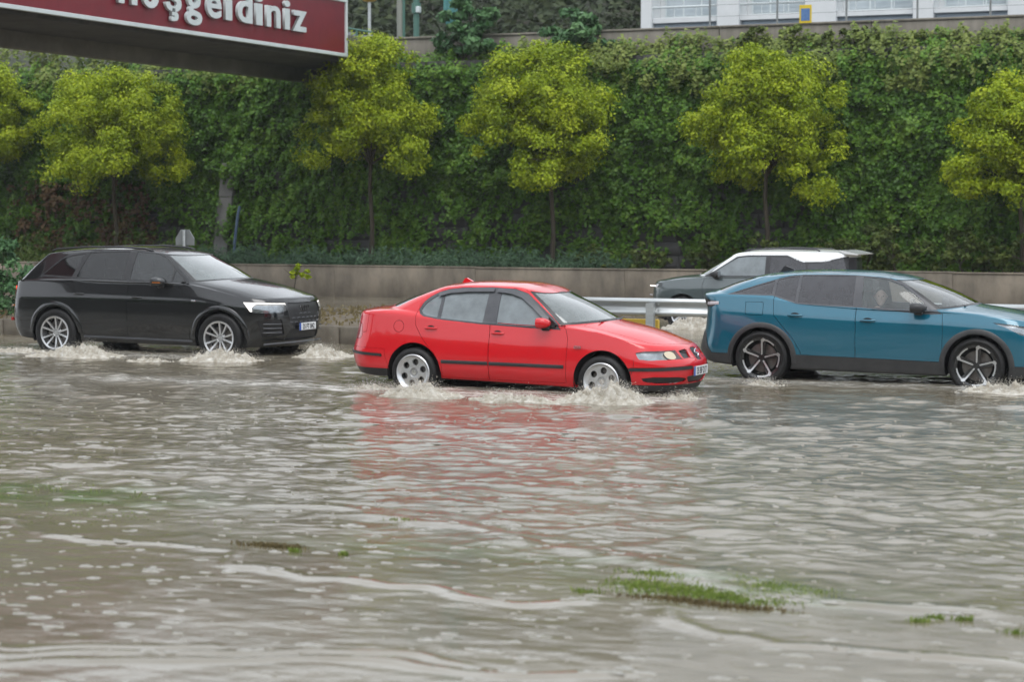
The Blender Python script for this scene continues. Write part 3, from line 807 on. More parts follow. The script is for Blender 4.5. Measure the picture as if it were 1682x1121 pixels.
def water_mat():
    m, nt, out = new_mat('muddy_flood_water')
    b = nt.nodes.new('ShaderNodeBsdfPrincipled'); b.inputs['IOR'].default_value = 1.36
    n = noise_tex(nt, 1.0, 5.0, .6, (.35, .9, 1))
    r = ramp(nt, n.outputs[0], [(.30, (0.115, 0.098, 0.066)), (.55, (0.165, 0.143, 0.104)), (.75, (0.215, 0.194, 0.155))])
    # froth carried in streaks along the current
    n2 = noise_tex(nt, 2.2, 7.0, .72, (.30, 1.5, 1), dist=.6)
    r2 = ramp(nt, n2.outputs[0], [(.56, (0, 0, 0)), (.72, (1, 1, 1))])
    geo = nt.nodes.new('ShaderNodeNewGeometry'); sep = nt.nodes.new('ShaderNodeSeparateXYZ'); nt.links.new(geo.outputs['Position'], sep.inputs[0])
    ma = nt.nodes.new('ShaderNodeMapRange'); setin(ma, From_Min=12.0, From_Max=15.0, To_Min=0.05, To_Max=0.30); nt.links.new(sep.outputs[1], ma.inputs[0])
    fa = nt.nodes.new('ShaderNodeAttribute'); fa.attribute_name = 'tone'
    n5 = noise_tex(nt, 7.0, 6.0, .7, (.5, 1.3, 1)); fr_ = ramp(nt, n5.outputs[0], [(.36, (0, 0, 0)), (.62, (1, 1, 1))])
    fm = nt.nodes.new('ShaderNodeMath'); fm.operation = 'MULTIPLY'; nt.links.new(fa.outputs['Fac'], fm.inputs[0]); nt.links.new(fr_.outputs[0], fm.inputs[1])
    mu = nt.nodes.new('ShaderNodeMath'); mu.operation = 'MULTIPLY_ADD'; mu.use_clamp = True; nt.links.new(r2.outputs[0], mu.inputs[0]); nt.links.new(ma.outputs[0], mu.inputs[1]); nt.links.new(fm.outputs[0], mu.inputs[2])
    mx = nt.nodes.new('ShaderNodeMix'); mx.data_type = 'RGBA'; mx.inputs[7].default_value = (.46, .445, .41, 1)
    nt.links.new(mu.outputs[0], mx.inputs[0]); nt.links.new(r.outputs[0], mx.inputs[6])
    # drowned turf seen through the shallowest water
    ga = nt.nodes.new('ShaderNodeAttribute'); ga.attribute_name = 'turf'
    n6 = noise_tex(nt, 5.0, 5.0, .7, (.6, 1.2, 1)); gr6 = ramp(nt, n6.outputs[0], [(.40, (0, 0, 0)), (.60, (1, 1, 1))])
    gm6 = nt.nodes.new('ShaderNodeMath'); gm6.operation = 'MULTIPLY'; nt.links.new(ga.outputs['Fac'], gm6.inputs[0]); nt.links.new(gr6.outputs[0], gm6.inputs[1])
    mg = nt.nodes.new('ShaderNodeMix'); mg.data_type = 'RGBA'; mg.inputs[7].default_value = (.075, .125, .035, 1)
    nt.links.new(gm6.outputs[0], mg.inputs[0]); nt.links.new(mx.outputs[2], mg.inputs[6])
    nt.links.new(mg.outputs[2], b.inputs['Base Color'])
    ro = nt.nodes.new('ShaderNodeMapRange'); setin(ro, To_Min=.05, To_Max=.4); nt.links.new(mu.outputs[0], ro.inputs[0]); nt.links.new(ro.outputs[0], b.inputs['Roughness'])
    # fine ripples
    n3 = noise_tex(nt, 9.0, 5.0, .65, (.55, 1.2, 1)); n4 = noise_tex(nt, 38.0, 3.0, .6, (.7, 1.1, 1))
    ad = nt.nodes.new('ShaderNodeMath'); ad.operation = 'MULTIPLY_ADD'; ad.inputs[1].default_value = .35
    nt.links.new(n4.outputs[0], ad.inputs[0]); nt.links.new(n3.outputs[0], ad.inputs[2])
    bp = nt.nodes.new('ShaderNodeBump'); bp.inputs['Distance'].default_value = .03
    mb_ = nt.nodes.new('ShaderNodeMapRange'); setin(mb_, From_Min=11.0, From_Max=14.0, To_Min=.05, To_Max=.15); nt.links.new(sep.outputs[1], mb_.inputs[0])
    nt.links.new(mb_.outputs[0], bp.inputs['Strength'])
    nt.links.new(ad.outputs[0], bp.inputs['Height']); nt.links.new(bp.outputs[0], b.inputs['Normal'])
    nt.links.new(b.outputs[0], out.inputs['Surface'])
    return m
M_WATER = water_mat()
wm = np_mesh('flood_water', Vw, Fw, True, None, foam_w(AA, DD).ravel())
turf = np.exp(-((AA + 9.9) / 1.5) ** 2 - ((DD - 13.45) / .65) ** 2) + .7 * np.exp(-((AA + 3.7) / .9) ** 2 - ((DD - 11.6) / .5) ** 2) + .5 * np.exp(-((AA + 6.0) / 1.4) ** 2 - ((DD - 12.2) / .35) ** 2)
at_ = wm.attributes.new('turf', 'FLOAT', 'POINT'); at_.data.foreach_set('value', np.clip(turf, 0, 1).astype(np.float32).ravel())
water = link_mesh('flood_water', wm, M_WATER); water['kind'] = 'structure'
water['label'] = 'muddy brown flood water rippling over the whole road'

# ---------------------------------------------------------------- median island (left) and its kerb stones
MED0, MED1, MZ = 30.95, 37.0, .36
i0, i1 = -48.0, -13.6
xs = np.linspace(i0, i1 - .05, 160); ys = np.linspace(MED0 + .14, MED1 - .14, 30)
XX, YY = np.meshgrid(xs, ys, indexing='ij')
ZZ = MZ - .03 + .035 * sample_tile(tB, XX / 6, YY / 6) + .05 * np.sin((YY - MED0) / (MED1 - MED0) * math.pi)
k = len(ys); a_, b_ = np.meshgrid(np.arange(len(xs) - 1), np.arange(k - 1), indexing='ij'); a_, b_ = a_.ravel(), b_.ravel()
o = link_mesh('median_soil', np_mesh('median_soil', np.stack([XX, YY, ZZ], -1).reshape(-1, 3), np.stack([a_ * k + b_, (a_ + 1) * k + b_, (a_ + 1) * k + b_ + 1, a_ * k + b_ + 1], 1)), M_SOIL); o['kind'] = 'structure'
kb = empty('median_kerb', (0, 0, 0), label='low concrete kerb edging the brown soil of the median between the carriageways', cat='kerb')
ks = MB().box((0, 0, -.12), (.738, .16, MZ + .02), .018).build('kerb_stone', M_KERB, kb, True, 40)
ks.location = (i0, MED0, 0); first = True
x = i0
while x < i1:
    for y in (MED0, MED1 - .16):
        c = ks if first else ks.copy()
        if not first: COL.objects.link(c)
        c.location = (x, y + random.uniform(-.006, .006), random.uniform(-.010, .006)); first = False
    x += .75
    if x > -27 and x < -26.2: pass

# ---------------------------------------------------------------- low wall along the far carriageway, cast in lengths
LW = 48.5
lw = empty('low_roadside_wall', (0, LW, 0), label='low stained concrete wall along the far side of the road below the ivy', cat='wall')
seg = MB().box((0, 0, -.25), (3.997, .30, .86), .006).build('wall_panel', M_CONC, lw, True, 40)
cp = MB().box((0, -.008, .862), (3.997, .31, .90), .006).build('coping', M_CONC, lw, True, 40)
for q in range(22):
    s_ = seg if q == 0 else seg.copy(); c_ = cp if q == 0 else cp.copy()
    if q: COL.objects.link(s_); COL.objects.link(c_)
    dz = random.uniform(-.012, .008); s_.location = (-66 + q * 4.0, random.uniform(-.01, .01), dz); c_.location = (-66 + q * 4.0, 0, dz)
sheet('planting_bed', -80, 40, LW + .28, 52.1, .80, M_SOIL)

# ---------------------------------------------------------------- retaining wall, parapet, upper street, hill
RWD = 52.0
rwl = empty('retaining_wall', (0, RWD, 0), label='tall dark stone retaining wall overgrown by ivy behind the trees', cat='wall')
rs = np.random.default_rng(5)
blk = [MB().box((0, 0, 0), (w, .5, .34), .03).build('stone_block', M_STONE, rwl, True, 40) for w in (.62, .80, .98)]
nb = 0
used = [False] * 3
for row in range(5):                                             # courses that show between the leaves near the ground
    x = -41.0 + rs.uniform(0, .4)
    while x < -7.5:
        t = int(rs.integers(0, 3)); w = (.62, .80, .98)[t]
        c = blk[t] if not used[t] else blk[t].copy()
        if used[t]: COL.objects.link(c)
        used[t] = True
        c.location = (x, rs.uniform(-.05, .04), .80 + row * .36); x += w + .02; nb += 1
MB().box((-80, .04, .5), (40, 1.0, 2.6)).build('wall_core', M_STONE, rwl); MB().box((-80, .02, 2.605), (40, 1.0, 6.35)).build('wall_face', M_STONE, rwl)
pw = empty('parapet_wall', (0, 52.8, 0), label='plain stained concrete parapet wall on top of the ivy covered slope', cat='wall')
ps = MB().box((0, 0, 6.0), (3.985, .25, 7.04), .015).build('parapet_panel', M_CONC2, pw, True, 40)
pc = MB().box((0, -.03, 7.042), (3.985, .28, 7.10), .01).build('coping', M_CONC2, pw, True, 40)
for q in range(9):
    s_ = ps if q == 0 else ps.copy(); c_ = pc if q == 0 else pc.copy()
    if q: COL.objects.link(s_); COL.objects.link(c_)
    s_.location = (-29.0 + q * 4.0, random.uniform(-.01, .01), 0); c_.location = (-29.0 + q * 4.0, 0, 0)
sheet('upper_street', -250, 250, 52.95, 80, 6.45, M_ASPH)
M_HILL = mat('wooded_hill_ground', (0.02, 0.028, 0.014), 0.9, base2=(0.05, 0.045, 0.028), nscale=.35, bump=.8, bscale=2)
def hill(name, a0, a1, d0, d1, zf, na, nd, seed):
    t = spectral_tile(256, seed, 2, 60, 1.1)
    A_, D_ = np.meshgrid(np.linspace(a0, a1, na), np.linspace(d0, d1, nd), indexing='ij')
    Z_ = zf(A_, D_) + .5 * sample_tile(t, A_ / 60, D_ / 60)
    a_, b_ = np.meshgrid(np.arange(na - 1), np.arange(nd - 1), indexing='ij'); a_, b_ = a_.ravel(), b_.ravel()
    o = link_mesh(name, np_mesh(name, np.stack([A_, D_, Z_], -1).reshape(-1, 3), np.stack([a_ * nd + b_, (a_ + 1) * nd + b_, (a_ + 1) * nd + b_ + 1, a_ * nd + b_ + 1], 1)), M_HILL)
    o['kind'] = 'structure'; return o
hill('hillside', -160, 120, 76, 190, lambda A, D: 6.2 + (D - 76) * .34, 120, 60, 11)
hill('opposite_bank', -140, 120, -120, -10, lambda A, D: -.5 + np.clip(-10 - D, 0, 60) * .30, 120, 50, 12)
# ================================================================ VEGETATION
LEAF = np.array([[-.5, 0, 0], [0, -.30, .04], [.5, 0, 0], [0, .30, .04]])
def leaves(C, Nrm, size, tone, jitter=.6, rg=rng, aspect=1.0):
    """one folded leaf face per centre; faces look along Nrm with jitter"""
    n = len(C)
    N = Nrm + rg.normal(0, jitter, (n, 3)); N /= np.linalg.norm(N, axis=1, keepdims=True) + 1e-9
    r = rg.normal(size=(n, 3)); T = np.cross(N, r); T /= np.linalg.norm(T, axis=1, keepdims=True) + 1e-9
    B = np.cross(N, T)
    s = (size * rg.uniform(.6, 1.35, n))[:, None, None]
    L = LEAF[None] * np.array([1, aspect, 1])
    V = C[:, None] + s * (L[..., 0:1] * T[:, None] + L[..., 1:2] * B[:, None] + L[..., 2:3] * N[:, None])
    F = np.arange(4 * n).reshape(n, 4)
    return V.reshape(-1, 3), F, np.repeat(tone, 4)
M_LIME = leaf_mat('yellow_green_leaves', (0.105, 0.165, 0.006), (0.265, 0.350, 0.012), (0.47, 0.53, 0.028), .5, .28)
M_IVY = leaf_mat('ivy_leaves', (0.032, 0.078, 0.010), (0.078, 0.172, 0.020), (0.165, 0.275, 0.036), .42, .18, .5)
M_IVYT = leaf_mat('creeper_leaves_lit_tone', (0.06, 0.095, 0.02), (0.13, 0.18, 0.036), (0.22, 0.26, 0.065), .5, .2, .6)  # olive creeper; lighter tone paints sky light on the upper leaves
M_DRY = leaf_mat('dry_brown_leaves', (0.04, 0.022, 0.012), (0.085, 0.045, 0.022), (0.14, 0.10, 0.04), .6, .15)
M_JUN = leaf_mat('juniper_sprays', (0.028, 0.060, 0.034), (0.055, 0.105, 0.058), (0.10, 0.165, 0.09), .55, .1)
M_SHR = leaf_mat('shrub_leaves', (0.03, 0.05, 0.012), (0.07, 0.10, 0.02), (0.13, 0.16, 0.035), .5, .25)
M_DGREEN = leaf_mat('deep_green_leaves', (0.03, 0.085, 0.032), (0.07, 0.16, 0.06), (0.15, 0.27, 0.11), .4, .25)
M_GRASS = leaf_mat('grass_blades', (0.07, 0.10, 0.02), (0.15, 0.22, 0.04), (0.30, 0.33, 0.09), .5, .3)
M_STRAW = leaf_mat('straw_blades', (0.07, 0.055, 0.028), (0.13, 0.10, 0.045), (0.20, 0.165, 0.08), .6, .2)
M_WOODL = leaf_mat('hillside_leaves', (0.014, 0.026, 0.008), (0.030, 0.046, 0.014), (0.065, 0.080, 0.028), .6, .15, .3)
M_BARK = mat('bark', (0.035, 0.028, 0.018), .85, base2=(0.065, 0.052, 0.033), nscale=6, bump=.6, bscale=18, stretch=(1, 1, .25))

def tree(name, base, ctr, rad, seed, label, material=None, group=None, nclump=330, per=170, lsize=.084, lean=.0, trunk_r=.07, hang=.08, parts=('trunk', 'crown')):
    """tapered trunk with forking limbs; crown of leaf clumps carried at the limb ends"""
    rg = np.random.default_rng(seed)
    root = empty(name, base, 0, label, 'tree' if parts[0] == 'trunk' else 'shrub', group)
    c = np.array(ctr) - np.array(base); R = np.array(rad)
    t = MB(); fork = np.array([c[0] * .35 + lean, c[1] * .3, max(c[2] - R[2] * .75, .25)])
    t.tube([(0, 0, -.1), tuple(fork * .4 + np.array([.03, .02, 0])), tuple(fork * .75 + np.array([-.03, 0, 0])), tuple(fork)], [trunk_r, trunk_r * .85, trunk_r * .75, trunk_r * .68], 9)
    # lobes: uneven masses, wide below the middle and narrowing to the top, that carry the leaf clumps
    nl = 13 if nclump > 100 else 7
    lz = np.linspace(-.60, .74, nl) + rg.normal(0, .06, nl); la_ = np.arange(nl) * 2.4 + rg.uniform(0, 6.28)
    lw_ = np.clip(.74 - .52 * np.clip(lz, 0, 1) ** 1.3 - .22 * np.clip(-lz, 0, 1) ** 2, .12, 1) * rg.uniform(.72, 1.18, nl)
    LC = np.stack([np.cos(la_) * lw_, np.sin(la_) * lw_ * .9, lz], 1); LC[-1, :2] *= .3
    LR = rg.uniform(.30, .46, nl) * (1 - .25 * np.clip(lz, 0, 1))
    li = rg.integers(0, nl, nclump)
    dirs = rg.normal(size=(nclump, 3)); dirs /= np.linalg.norm(dirs, axis=1, keepdims=True)
    rr = rg.uniform(.35, 1.0, nclump) ** .4
    inner = rg.uniform(0, 1, nclump) < .26
    nd_ = LC[li] + dirs * (LR[li] * rr)[:, None]; nd_[inner] = dirs[inner] * rg.uniform(.1, .6, inner.sum())[:, None]
    cl = c + nd_ * R
    low = nd_[:, 2] < -.5
    cl[low, 2] -= hang * rg.uniform(0, .8, low.sum())
    for q in rg.permutation(nclump)[:11]:
        e = cl[q] * .9 + c * .1; m = fork * .5 + e * .5 + rg.normal(0, .1, 3) + np.array([0, 0, .12])
        t.tube([tuple(fork * .97), tuple(m), tuple(e)], [trunk_r * .45, trunk_r * .26, trunk_r * .08], 5)
    t.build(parts[0], M_BARK, root, True, 60)
    n = nclump * per; ci = np.repeat(np.arange(nclump), per)
    cs = (rg.uniform(.16, .33, nclump) * R.min() / 1.7)[ci]
    off = rg.normal(size=(n, 3)); off /= np.linalg.norm(off, axis=1, keepdims=True); off *= (rg.uniform(0, 1, n) ** .55 * cs * 1.5)[:, None]; off[:, 2] *= .72
    P = cl[ci] + off
    N = off / (np.linalg.norm(off, axis=1, keepdims=True) + 1e-6) * .8 + np.array([0, 0, .55]) + (P - c) / R * .3
    tone = np.clip(rg.normal(.5, .16, n) + rg.normal(0, .16, nclump)[ci], 0, 1)
    V, F, T = leaves(P, N, lsize, tone, .55, rg)
    link_mesh(parts[1], np_mesh(parts[1], V, F, False, None, T), material or M_LIME, root)
    return root
TD = 50.3
BED = .80
tree('roadside_tree', (-38.6, TD, BED), (-38.7, TD - .1, 5.0), (1.75, 1.6, 1.55), 1, 'yellow green tree cut off by the left edge under the footbridge', group='row of yellow green trees')
tree('roadside_tree', (-33.9, TD, BED), (-33.95, TD - .1, 4.62), (2.25, 1.7, 1.75), 2, 'yellow green round tree behind the black SUV below the footbridge', group='row of yellow green trees', nclump=320)
tree('roadside_tree', (-25.85, TD, BED), (-25.75, TD - .25, 5.05), (1.65, 1.6, 1.92), 3, 'tall pointed yellow green tree beside the end of the red sign', group='row of yellow green trees', nclump=320)
tree('roadside_tree', (-20.65, TD, BED), (-20.9, TD - .1, 4.82), (1.72, 1.6, 1.72), 4, 'yellow green tree with a pale forked trunk above the red car', group='row of yellow green trees', hang=.25, lean=.1)
tree('roadside_tree', (-14.95, TD, BED), (-15.0, TD - .1, 4.60), (1.85, 1.6, 1.85), 5, 'broad yellow green tree above the grey car with white roof', group='row of yellow green trees', nclump=320)
tree('roadside_tree', (-8.75, TD, BED), (-8.85, TD - .1, 3.95), (1.50, 1.6, 1.55), 6, 'yellow green tree cut off by the right edge', group='row of yellow green trees')

# ---------------------------------------------------------------- ivy over the retaining wall
def ivy_sheet(name, a0, a1, z0, z1, n, material, seed, zfade, dens=None, off=.05, size=.12, label=None, lump=.42):
    rg = np.random.default_rng(seed)
    t1, t2 = spectral_tile(256, seed + 50, 3, 40, 1.2), spectral_tile(256, seed + 51, 3, 60, 1.0)
    a = rg.uniform(a0, a1, n); z = z0 + (z1 - z0) * rg.uniform(0, 1, n)
    g = sample_tile(t2, a / 9, z / 9 + .3)
    keep = g * .55 + rg.normal(0, .25, n) > zfade(a, z)
    a, z, g = a[keep], z[keep], g[keep]; n = len(a)
    bul = np.clip(.5 + .34 * sample_tile(t1, a / 7, z / 7), 0, 1.4)
    depth = off + lump * bul * np.clip((z - z0) / 1.0 + .2, .2, 1)
    top = smooth01(z, 5.9, 6.7)
    D = RWD - depth * rg.uniform(.55, 1.0, n) + top * .75
    P = np.stack([a, D, z + rg.normal(0, .05, n) + .10 * sample_tile(t1, a / 5, np.zeros(n)) * top], 1)
    N = np.stack([rg.normal(0, .2, n), np.full(n, -.8), np.full(n, .55) + .6 * top], 1)
    tone = np.clip(.45 + .2 * g + rg.normal(0, .17, n) + .18 * top, 0, 1)  # upper leaves painted lighter, as if open to the sky
    V, F, T = leaves(P, N, size, tone, .42, rg, 1.35)
    o = link_mesh(name, np_mesh(name, V, F, False, None, T), material); tag(o, label, 'ivy', None, 'stuff'); return o
ivy_sheet('ivy', -43, -6, .85, 6.62, 270000, M_IVY, 21, lambda a, z: np.interp(z, [.8, 1.6, 2.4, 3.4, 4.2], [.05, -.15, -.4, -.9, -1.6]) - .9 * ((a > -14.2) | (a < -34)), label='dark green ivy covering the retaining wall', off=.06, size=.096)
ivy_sheet('pale_creeper', -22.5, -6, 5.3, 6.75, 36000, M_IVYT, 22, lambda a, z: np.interp(z, [5.3, 5.9, 6.4], [.5, .1, -.6]), off=.30, size=.095, label='olive creeper along the top of the ivy wall on the right, painted lighter as under open sky')
ivy_sheet('pale_creeper', -43, -30, 5.7, 7.3, 12000, M_IVYT, 23, lambda a, z: np.interp(z, [5.5, 6.0, 6.4], [.5, .0, -.8]), off=.25, label='paler creeper on the slope under the footbridge at the left')
ivy_sheet('dry_ivy', -38.5, -33.5, 1.2, 3.1, 4200, M_DRY, 24, lambda a, z: np.full(len(a), .12), off=.28, label='withered brown leaves on the wall behind the black SUV', size=.13)

def mound(name, n, fpos, material, seed, size, label, cat='shrub', kind=None, group=None, up=.6, jit=.6, aspect=1.0):
    rg = np.random.default_rng(seed); P, N, tone = fpos(rg, n)
    V, F, T = leaves(P, N + np.array([0, 0, up]), size, tone, jit, rg, aspect)
    o = link_mesh(name, np_mesh(name, V, F, False, None, T), material); return tag(o, label, cat, group, kind)
tJ = spectral_tile(256, 77, 3, 50, 1.0)
def junp(rg, n):
    a = rg.uniform(-31.5, -18.6, n); d = rg.uniform(48.75, 51.2, n)
    top = .28 + .20 * np.clip(sample_tile(tJ, a / 8, d / 8), -1.2, 1.6)
    z = BED + np.maximum(top, .08) * rg.uniform(.35, 1.0, n)
    N = np.stack([rg.normal(0, .5, n), rg.normal(-.5, .3, n), np.full(n, .5)], 1)
    return np.stack([a, d, z], 1), N, np.clip(rg.normal(.45, .18, n) + .15 * sample_tile(tJ, a / 3, d / 3), 0, 1)
mound('juniper_ground_cover', 15000, junp, M_JUN, 31, .15, 'low bluish green juniper ground cover along the top of the low wall', 'ground cover', 'stuff', aspect=.35)
def weeds(rg, n):
    a = rg.uniform(-42, -31, n); d = rg.uniform(48.8, 51.4, n); z = BED + rg.uniform(0, 1, n) ** 1.6 * (.5 + .3 * sample_tile(tJ, a / 5, d / 5))
    return np.stack([a, d, z], 1), np.stack([rg.normal(0, .8, n), rg.normal(-.5, .5, n), np.full(n, .2)], 1), np.clip(rg.normal(.4, .2, n), 0, 1)
mound('weeds', 6000, weeds, M_SHR, 32, .14, 'straggling weeds on the bed behind the black SUV', 'weeds', 'stuff', aspect=.5)
SHR = [(-19.2, .75, .42), (-17.9, .9, .50), (-16.4, .95, .55), (-14.9, 1.0, .60), (-13.2, 1.05, .58), (-11.6, 1.1, .75), (-10.1, 1.15, .80), (-8.4, 1.1, .70), (-12.4, .8, .85), (-9.2, .8, .5)]
ORD = ('first', 'second', 'third', 'fourth', 'fifth', 'sixth', 'seventh', 'eighth', 'ninth', 'tenth')
for q, (a, r, h) in enumerate(sorted(SHR)):
    tree('leafy_shrub', (a, 49.6 + .5 * (q % 3) * .6, BED), (a, 49.6 + .3 * (q % 3), BED + h * .75), (r * .85, .65, h * .72), 60 + q,
         ORD[q] + ' shrub from the left along the low wall, loose and yellowish green', M_SHR, 'shrubs on top of the low wall', 34, 42, .11, 0, .03, 0, ('stems', 'foliage'))
# bushes that stand above the ivy in front of the parapet
tree('leafy_bush', (-24.1, 52.4, 6.2), (-24.05, 52.35, 6.98), (1.12, .7, .95), 81, 'large deep green bush hiding the parapet left of centre', M_DGREEN, None, 70, 75, .17, 0, .05, 0, ('stems', 'foliage'))
tree('leafy_bush', (-20.8, 52.4, 6.2), (-20.8, 52.35, 6.85), (1.05, .7, .85), 82, 'second deep green bush leaning on the parapet above the middle tree', M_DGREEN, None, 55, 65, .17, 0, .05, 0, ('stems', 'foliage'))
for q, (a, r, h) in enumerate(((-15.9, .75, .42), (-14.9, .6, .40), (-13.3, .95, .36), (-11.6, 1.1, .30))):
    tree('parapet_creeper', (a, 52.35, 6.2), (a, 52.3, 6.2 + h), (r, .4, h), 90 + q, ('leftmost green creeper tuft on the parapet wall', 'second green creeper tuft from the left on the parapet wall', 'third creeper tuft on the parapet, under the notice', 'rightmost wide creeper bulge on the parapet wall')[q], M_IVYT if q % 2 else M_SHR, 'creepers on the parapet', 30, 50, .12, 0, .03, 0, ('stems', 'foliage'))
# median plants: a bush at the far left, a bright sapling behind the bonnet of the black car
tree('median_bush', (-24.9, 33.0, MZ), (-24.8, 33.0, .95), (1.0, .9, .75), 95, 'dark green bush on the median at the left edge', M_DGREEN, None, 50, 70, .10, 0, .04, 0, ('stems', 'foliage'))
tree('sapling', (-19.15, 34.2, MZ), (-19.1, 34.2, 1.16), (.22, .2, .14), 96, 'bright lime green sapling showing above the black bonnet', M_LIME, None, 10, 14, .11, 0, .012, 0, ('stems', 'foliage'))
def medgrass(rg, n):
    a = rg.uniform(-27, -13.8, n); d = rg.uniform(MED0 + .2, MED1 - .2, n); z = MZ + rg.uniform(0, .1, n)
    return np.stack([a, d, z], 1), np.stack([rg.normal(0, 1, n), rg.normal(-1, .5, n), np.zeros(n)], 1), np.clip(rg.normal(.5, .2, n), 0, 1)
mound('median_grass', 3000, medgrass, M_STRAW, 33, .09, 'thin straw coloured grass on the brown soil of the median', 'grass', 'stuff', 0.1, .4, .25)
# wooded hill beyond the upper street: leaf masses that read as one wood
def wood(a0, a1, d0, d1, zf, clump):
    def f(rg, n):
        nc = n // clump; ca = rg.uniform(a0, a1, nc); cd = rg.uniform(d0, d1, nc); cz = zf(ca, cd) + rg.uniform(.2, 3.2, nc)
        i = np.repeat(np.arange(nc), clump); m = len(i)
        off = rg.normal(size=(m, 3)); off /= np.linalg.norm(off, axis=1, keepdims=True); off *= (rg.uniform(.3, 1, m) * 1.3)[:, None]
        P = np.stack([ca, cd, cz], 1)[i] + off
        return P, off + np.array([0, -.2, .4]), np.clip(rg.normal(.4, .15, m) + rg.normal(0, .15, nc)[i], 0, 1)
    return f
mound('hillside_wood', 26000, wood(-52, -20, 77, 96, lambda a, d: 6.2 + (d - 76) * .34, 60), M_WOODL, 34, .34, 'dark wooded slope beyond the upper street', 'wood', 'stuff')
mound('opposite_wood', 24000, wood(-75, 45, -40, -13, lambda a, d: np.clip(-10 - d, 0, 60) * .30 + 1.5, 60), M_IVY, 35, .9, 'trees on the near bank reflected in the car sides', 'wood', 'stuff')
# ================================================================ FOOTBRIDGE WITH ITS RED SIGN
M_BRIDGE = mat('dirty_bridge_concrete', (0.045, 0.044, 0.042), .85, base2=(0.085, 0.08, 0.074), nscale=1.2, bump=.3, bscale=9)
M_SIGN = mat('maroon_sign_board', (0.135, 0.003, 0.012), .4, base2=(0.17, 0.006, 0.016), nscale=1.5)
M_WHITE = mat('white_enamel', (0.60, 0.65, 0.66), .4, base2=(0.52, 0.57, 0.58), nscale=2)
BA = -25.88
M_BEAM = mat('lit_beam_concrete', (0.13, 0.122, 0.112), .85, base2=(0.19, 0.18, 0.165), nscale=1.2, bump=.3, bscale=9)  # bridge concrete again, painted lighter for the light this beam catches
br = empty('footbridge', (BA, 52, 0), label='dark concrete footbridge crossing the road at the upper left', cat='bridge')
def bpart(name, lo, hi, m=M_BRIDGE, bev=.02):
    return MB().box((lo[0] - BA, lo[1] - 52, lo[2]), (hi[0] - BA, hi[1] - 52, hi[2]), bev).build(name, m, br, True, 40)
bpart('deck', (-28.6, 6, 6.22), (BA - .22, 52.6, 6.55))
bpart('edge_beam', (-28.75, 6, 5.86), (-28.42, 51.6, 6.9), M_BEAM); bpart('edge_beam', (BA - .45, 6, 6.30), (BA - .14, 52.0, 6.9))
bpart('pier', (-27.9, 33.4, -.2), (-26.9, 34.6, 6.215), bev=.08); bpart('pier', (-27.9, 9.4, -.2), (-26.9, 10.6, 6.215), bev=.08)
bpart('abutment', (-28.4, 51.62, 5.9), (-26.4, 52.6, 6.2)); bpart('railing', (-28.7, 6, 6.92), (-28.62, 52, 7.9), M_STEEL, .01)
sg = empty('welcome_sign', (BA, 49.0, 6.32), label='long maroon sign board with raised white letters on the side of the footbridge', cat='sign')
S = lambda lo, hi, nm, m, bev=0.0: MB().box(lo, hi, bev).build(nm, m, sg)
S((-.05, -28, .06), (0.0, -.09, 1.37), 'sign_board', M_SIGN)
S((-.07, -28, -.03), (.05, 0, .058), 'frame_rail', M_WHITE, .008); S((-.07, -28, 1.372), (.05, 0, 1.45), 'frame_rail', M_WHITE, .008); S((-.07, -.088, .06), (.05, -.002, 1.37), 'frame_post', M_WHITE, .008)
# letters stand proud of the board; each is measured from the photograph (d0, d1)
for ch, d0, d1 in (('h', 38.43, 39.23), ('o', 39.36, 40.08), ('ş', 40.27, 41.0), ('g', 41.13, 41.87), ('e', 42.0, 42.72), ('l', 42.84, 43.17), ('d', 43.36, 44.13), ('i', 44.22, 44.60), ('n', 44.72, 45.47), ('i', 45.60, 45.92), ('z', 46.0, 46.78)):
    me = text_mesh(ch, 1.04, 1.0, .022, .035)
    co = np.array([v.co for v in me.vertices]); w = co[:, 0].max() - co[:, 0].min(); sx_ = (d1 - d0) * .90 / w
    me.transform(Matrix.Translation((-(co[:, 0].max() + co[:, 0].min()) / 2, 0, 0))); me.transform(Matrix.Diagonal((sx_, 1, 1, 1)))
    # local text (x right, y up, z out) -> board (y = along the bridge, z up, x out towards the viewer)
    me.transform(Matrix(((0, 0, 1, .055), (1, 0, 0, (d0 + d1) / 2 - 49.0), (0, 1, 0, 6.765 - 6.32), (0, 0, 0, 1))))
    link_mesh('letter', me, M_WHITE, sg)

# ================================================================ GUARDRAIL
gr_ = empty('guardrail', (-12.13, 34.0, 0), label='galvanised steel guardrail on posts between the red and the blue car', cat='guardrail')
prof = [(0, .80), (.03, .79), (.055, .755), (.055, .735), (.03, .705), (.0, .675), (-.005, .648), (0, .62), (.03, .59), (.055, .56), (.055, .54), (.03, .505), (0, .495)]
V, F = [], []
for x in (0, 4.3):
    V += [(x, -p + .10, z) for p, z in prof]
npf = len(prof)
F = [(k_, k_ + 1, npf + k_ + 1, npf + k_) for k_ in range(npf - 1)]
bme = MB().add(V, F).build('rail_beam', M_STEEL, gr_, True, 60); bme.location = (-2.2, 0, 0)
sol = bme.modifiers.new('thickness', 'SOLIDIFY'); sol.thickness = .006
for q in (1, 2, 3):
    c = bme.copy(); COL.objects.link(c); c.location = (-2.2 + q * 4.2, -.008 * (q % 2), 0)
pst = MB().box((-.07, -.09, -.3), (.07, -.075, .72)).box((-.07, -.074, -.3), (-.055, .0, .72)).box((.055, -.074, -.3), (.07, .0, .72)).build('post', M_STEEL, gr_)
spc = MB().box((-.05, .0, .56), (.05, .10, .72)).build('spacer', M_STEEL, gr_)
for q in range(-1, 8):
    for ob in (pst, spc):
        c = ob if q == -1 else ob.copy()
        if q != -1: COL.objects.link(c)
        c.location = (q * 2.0, 0, 0)
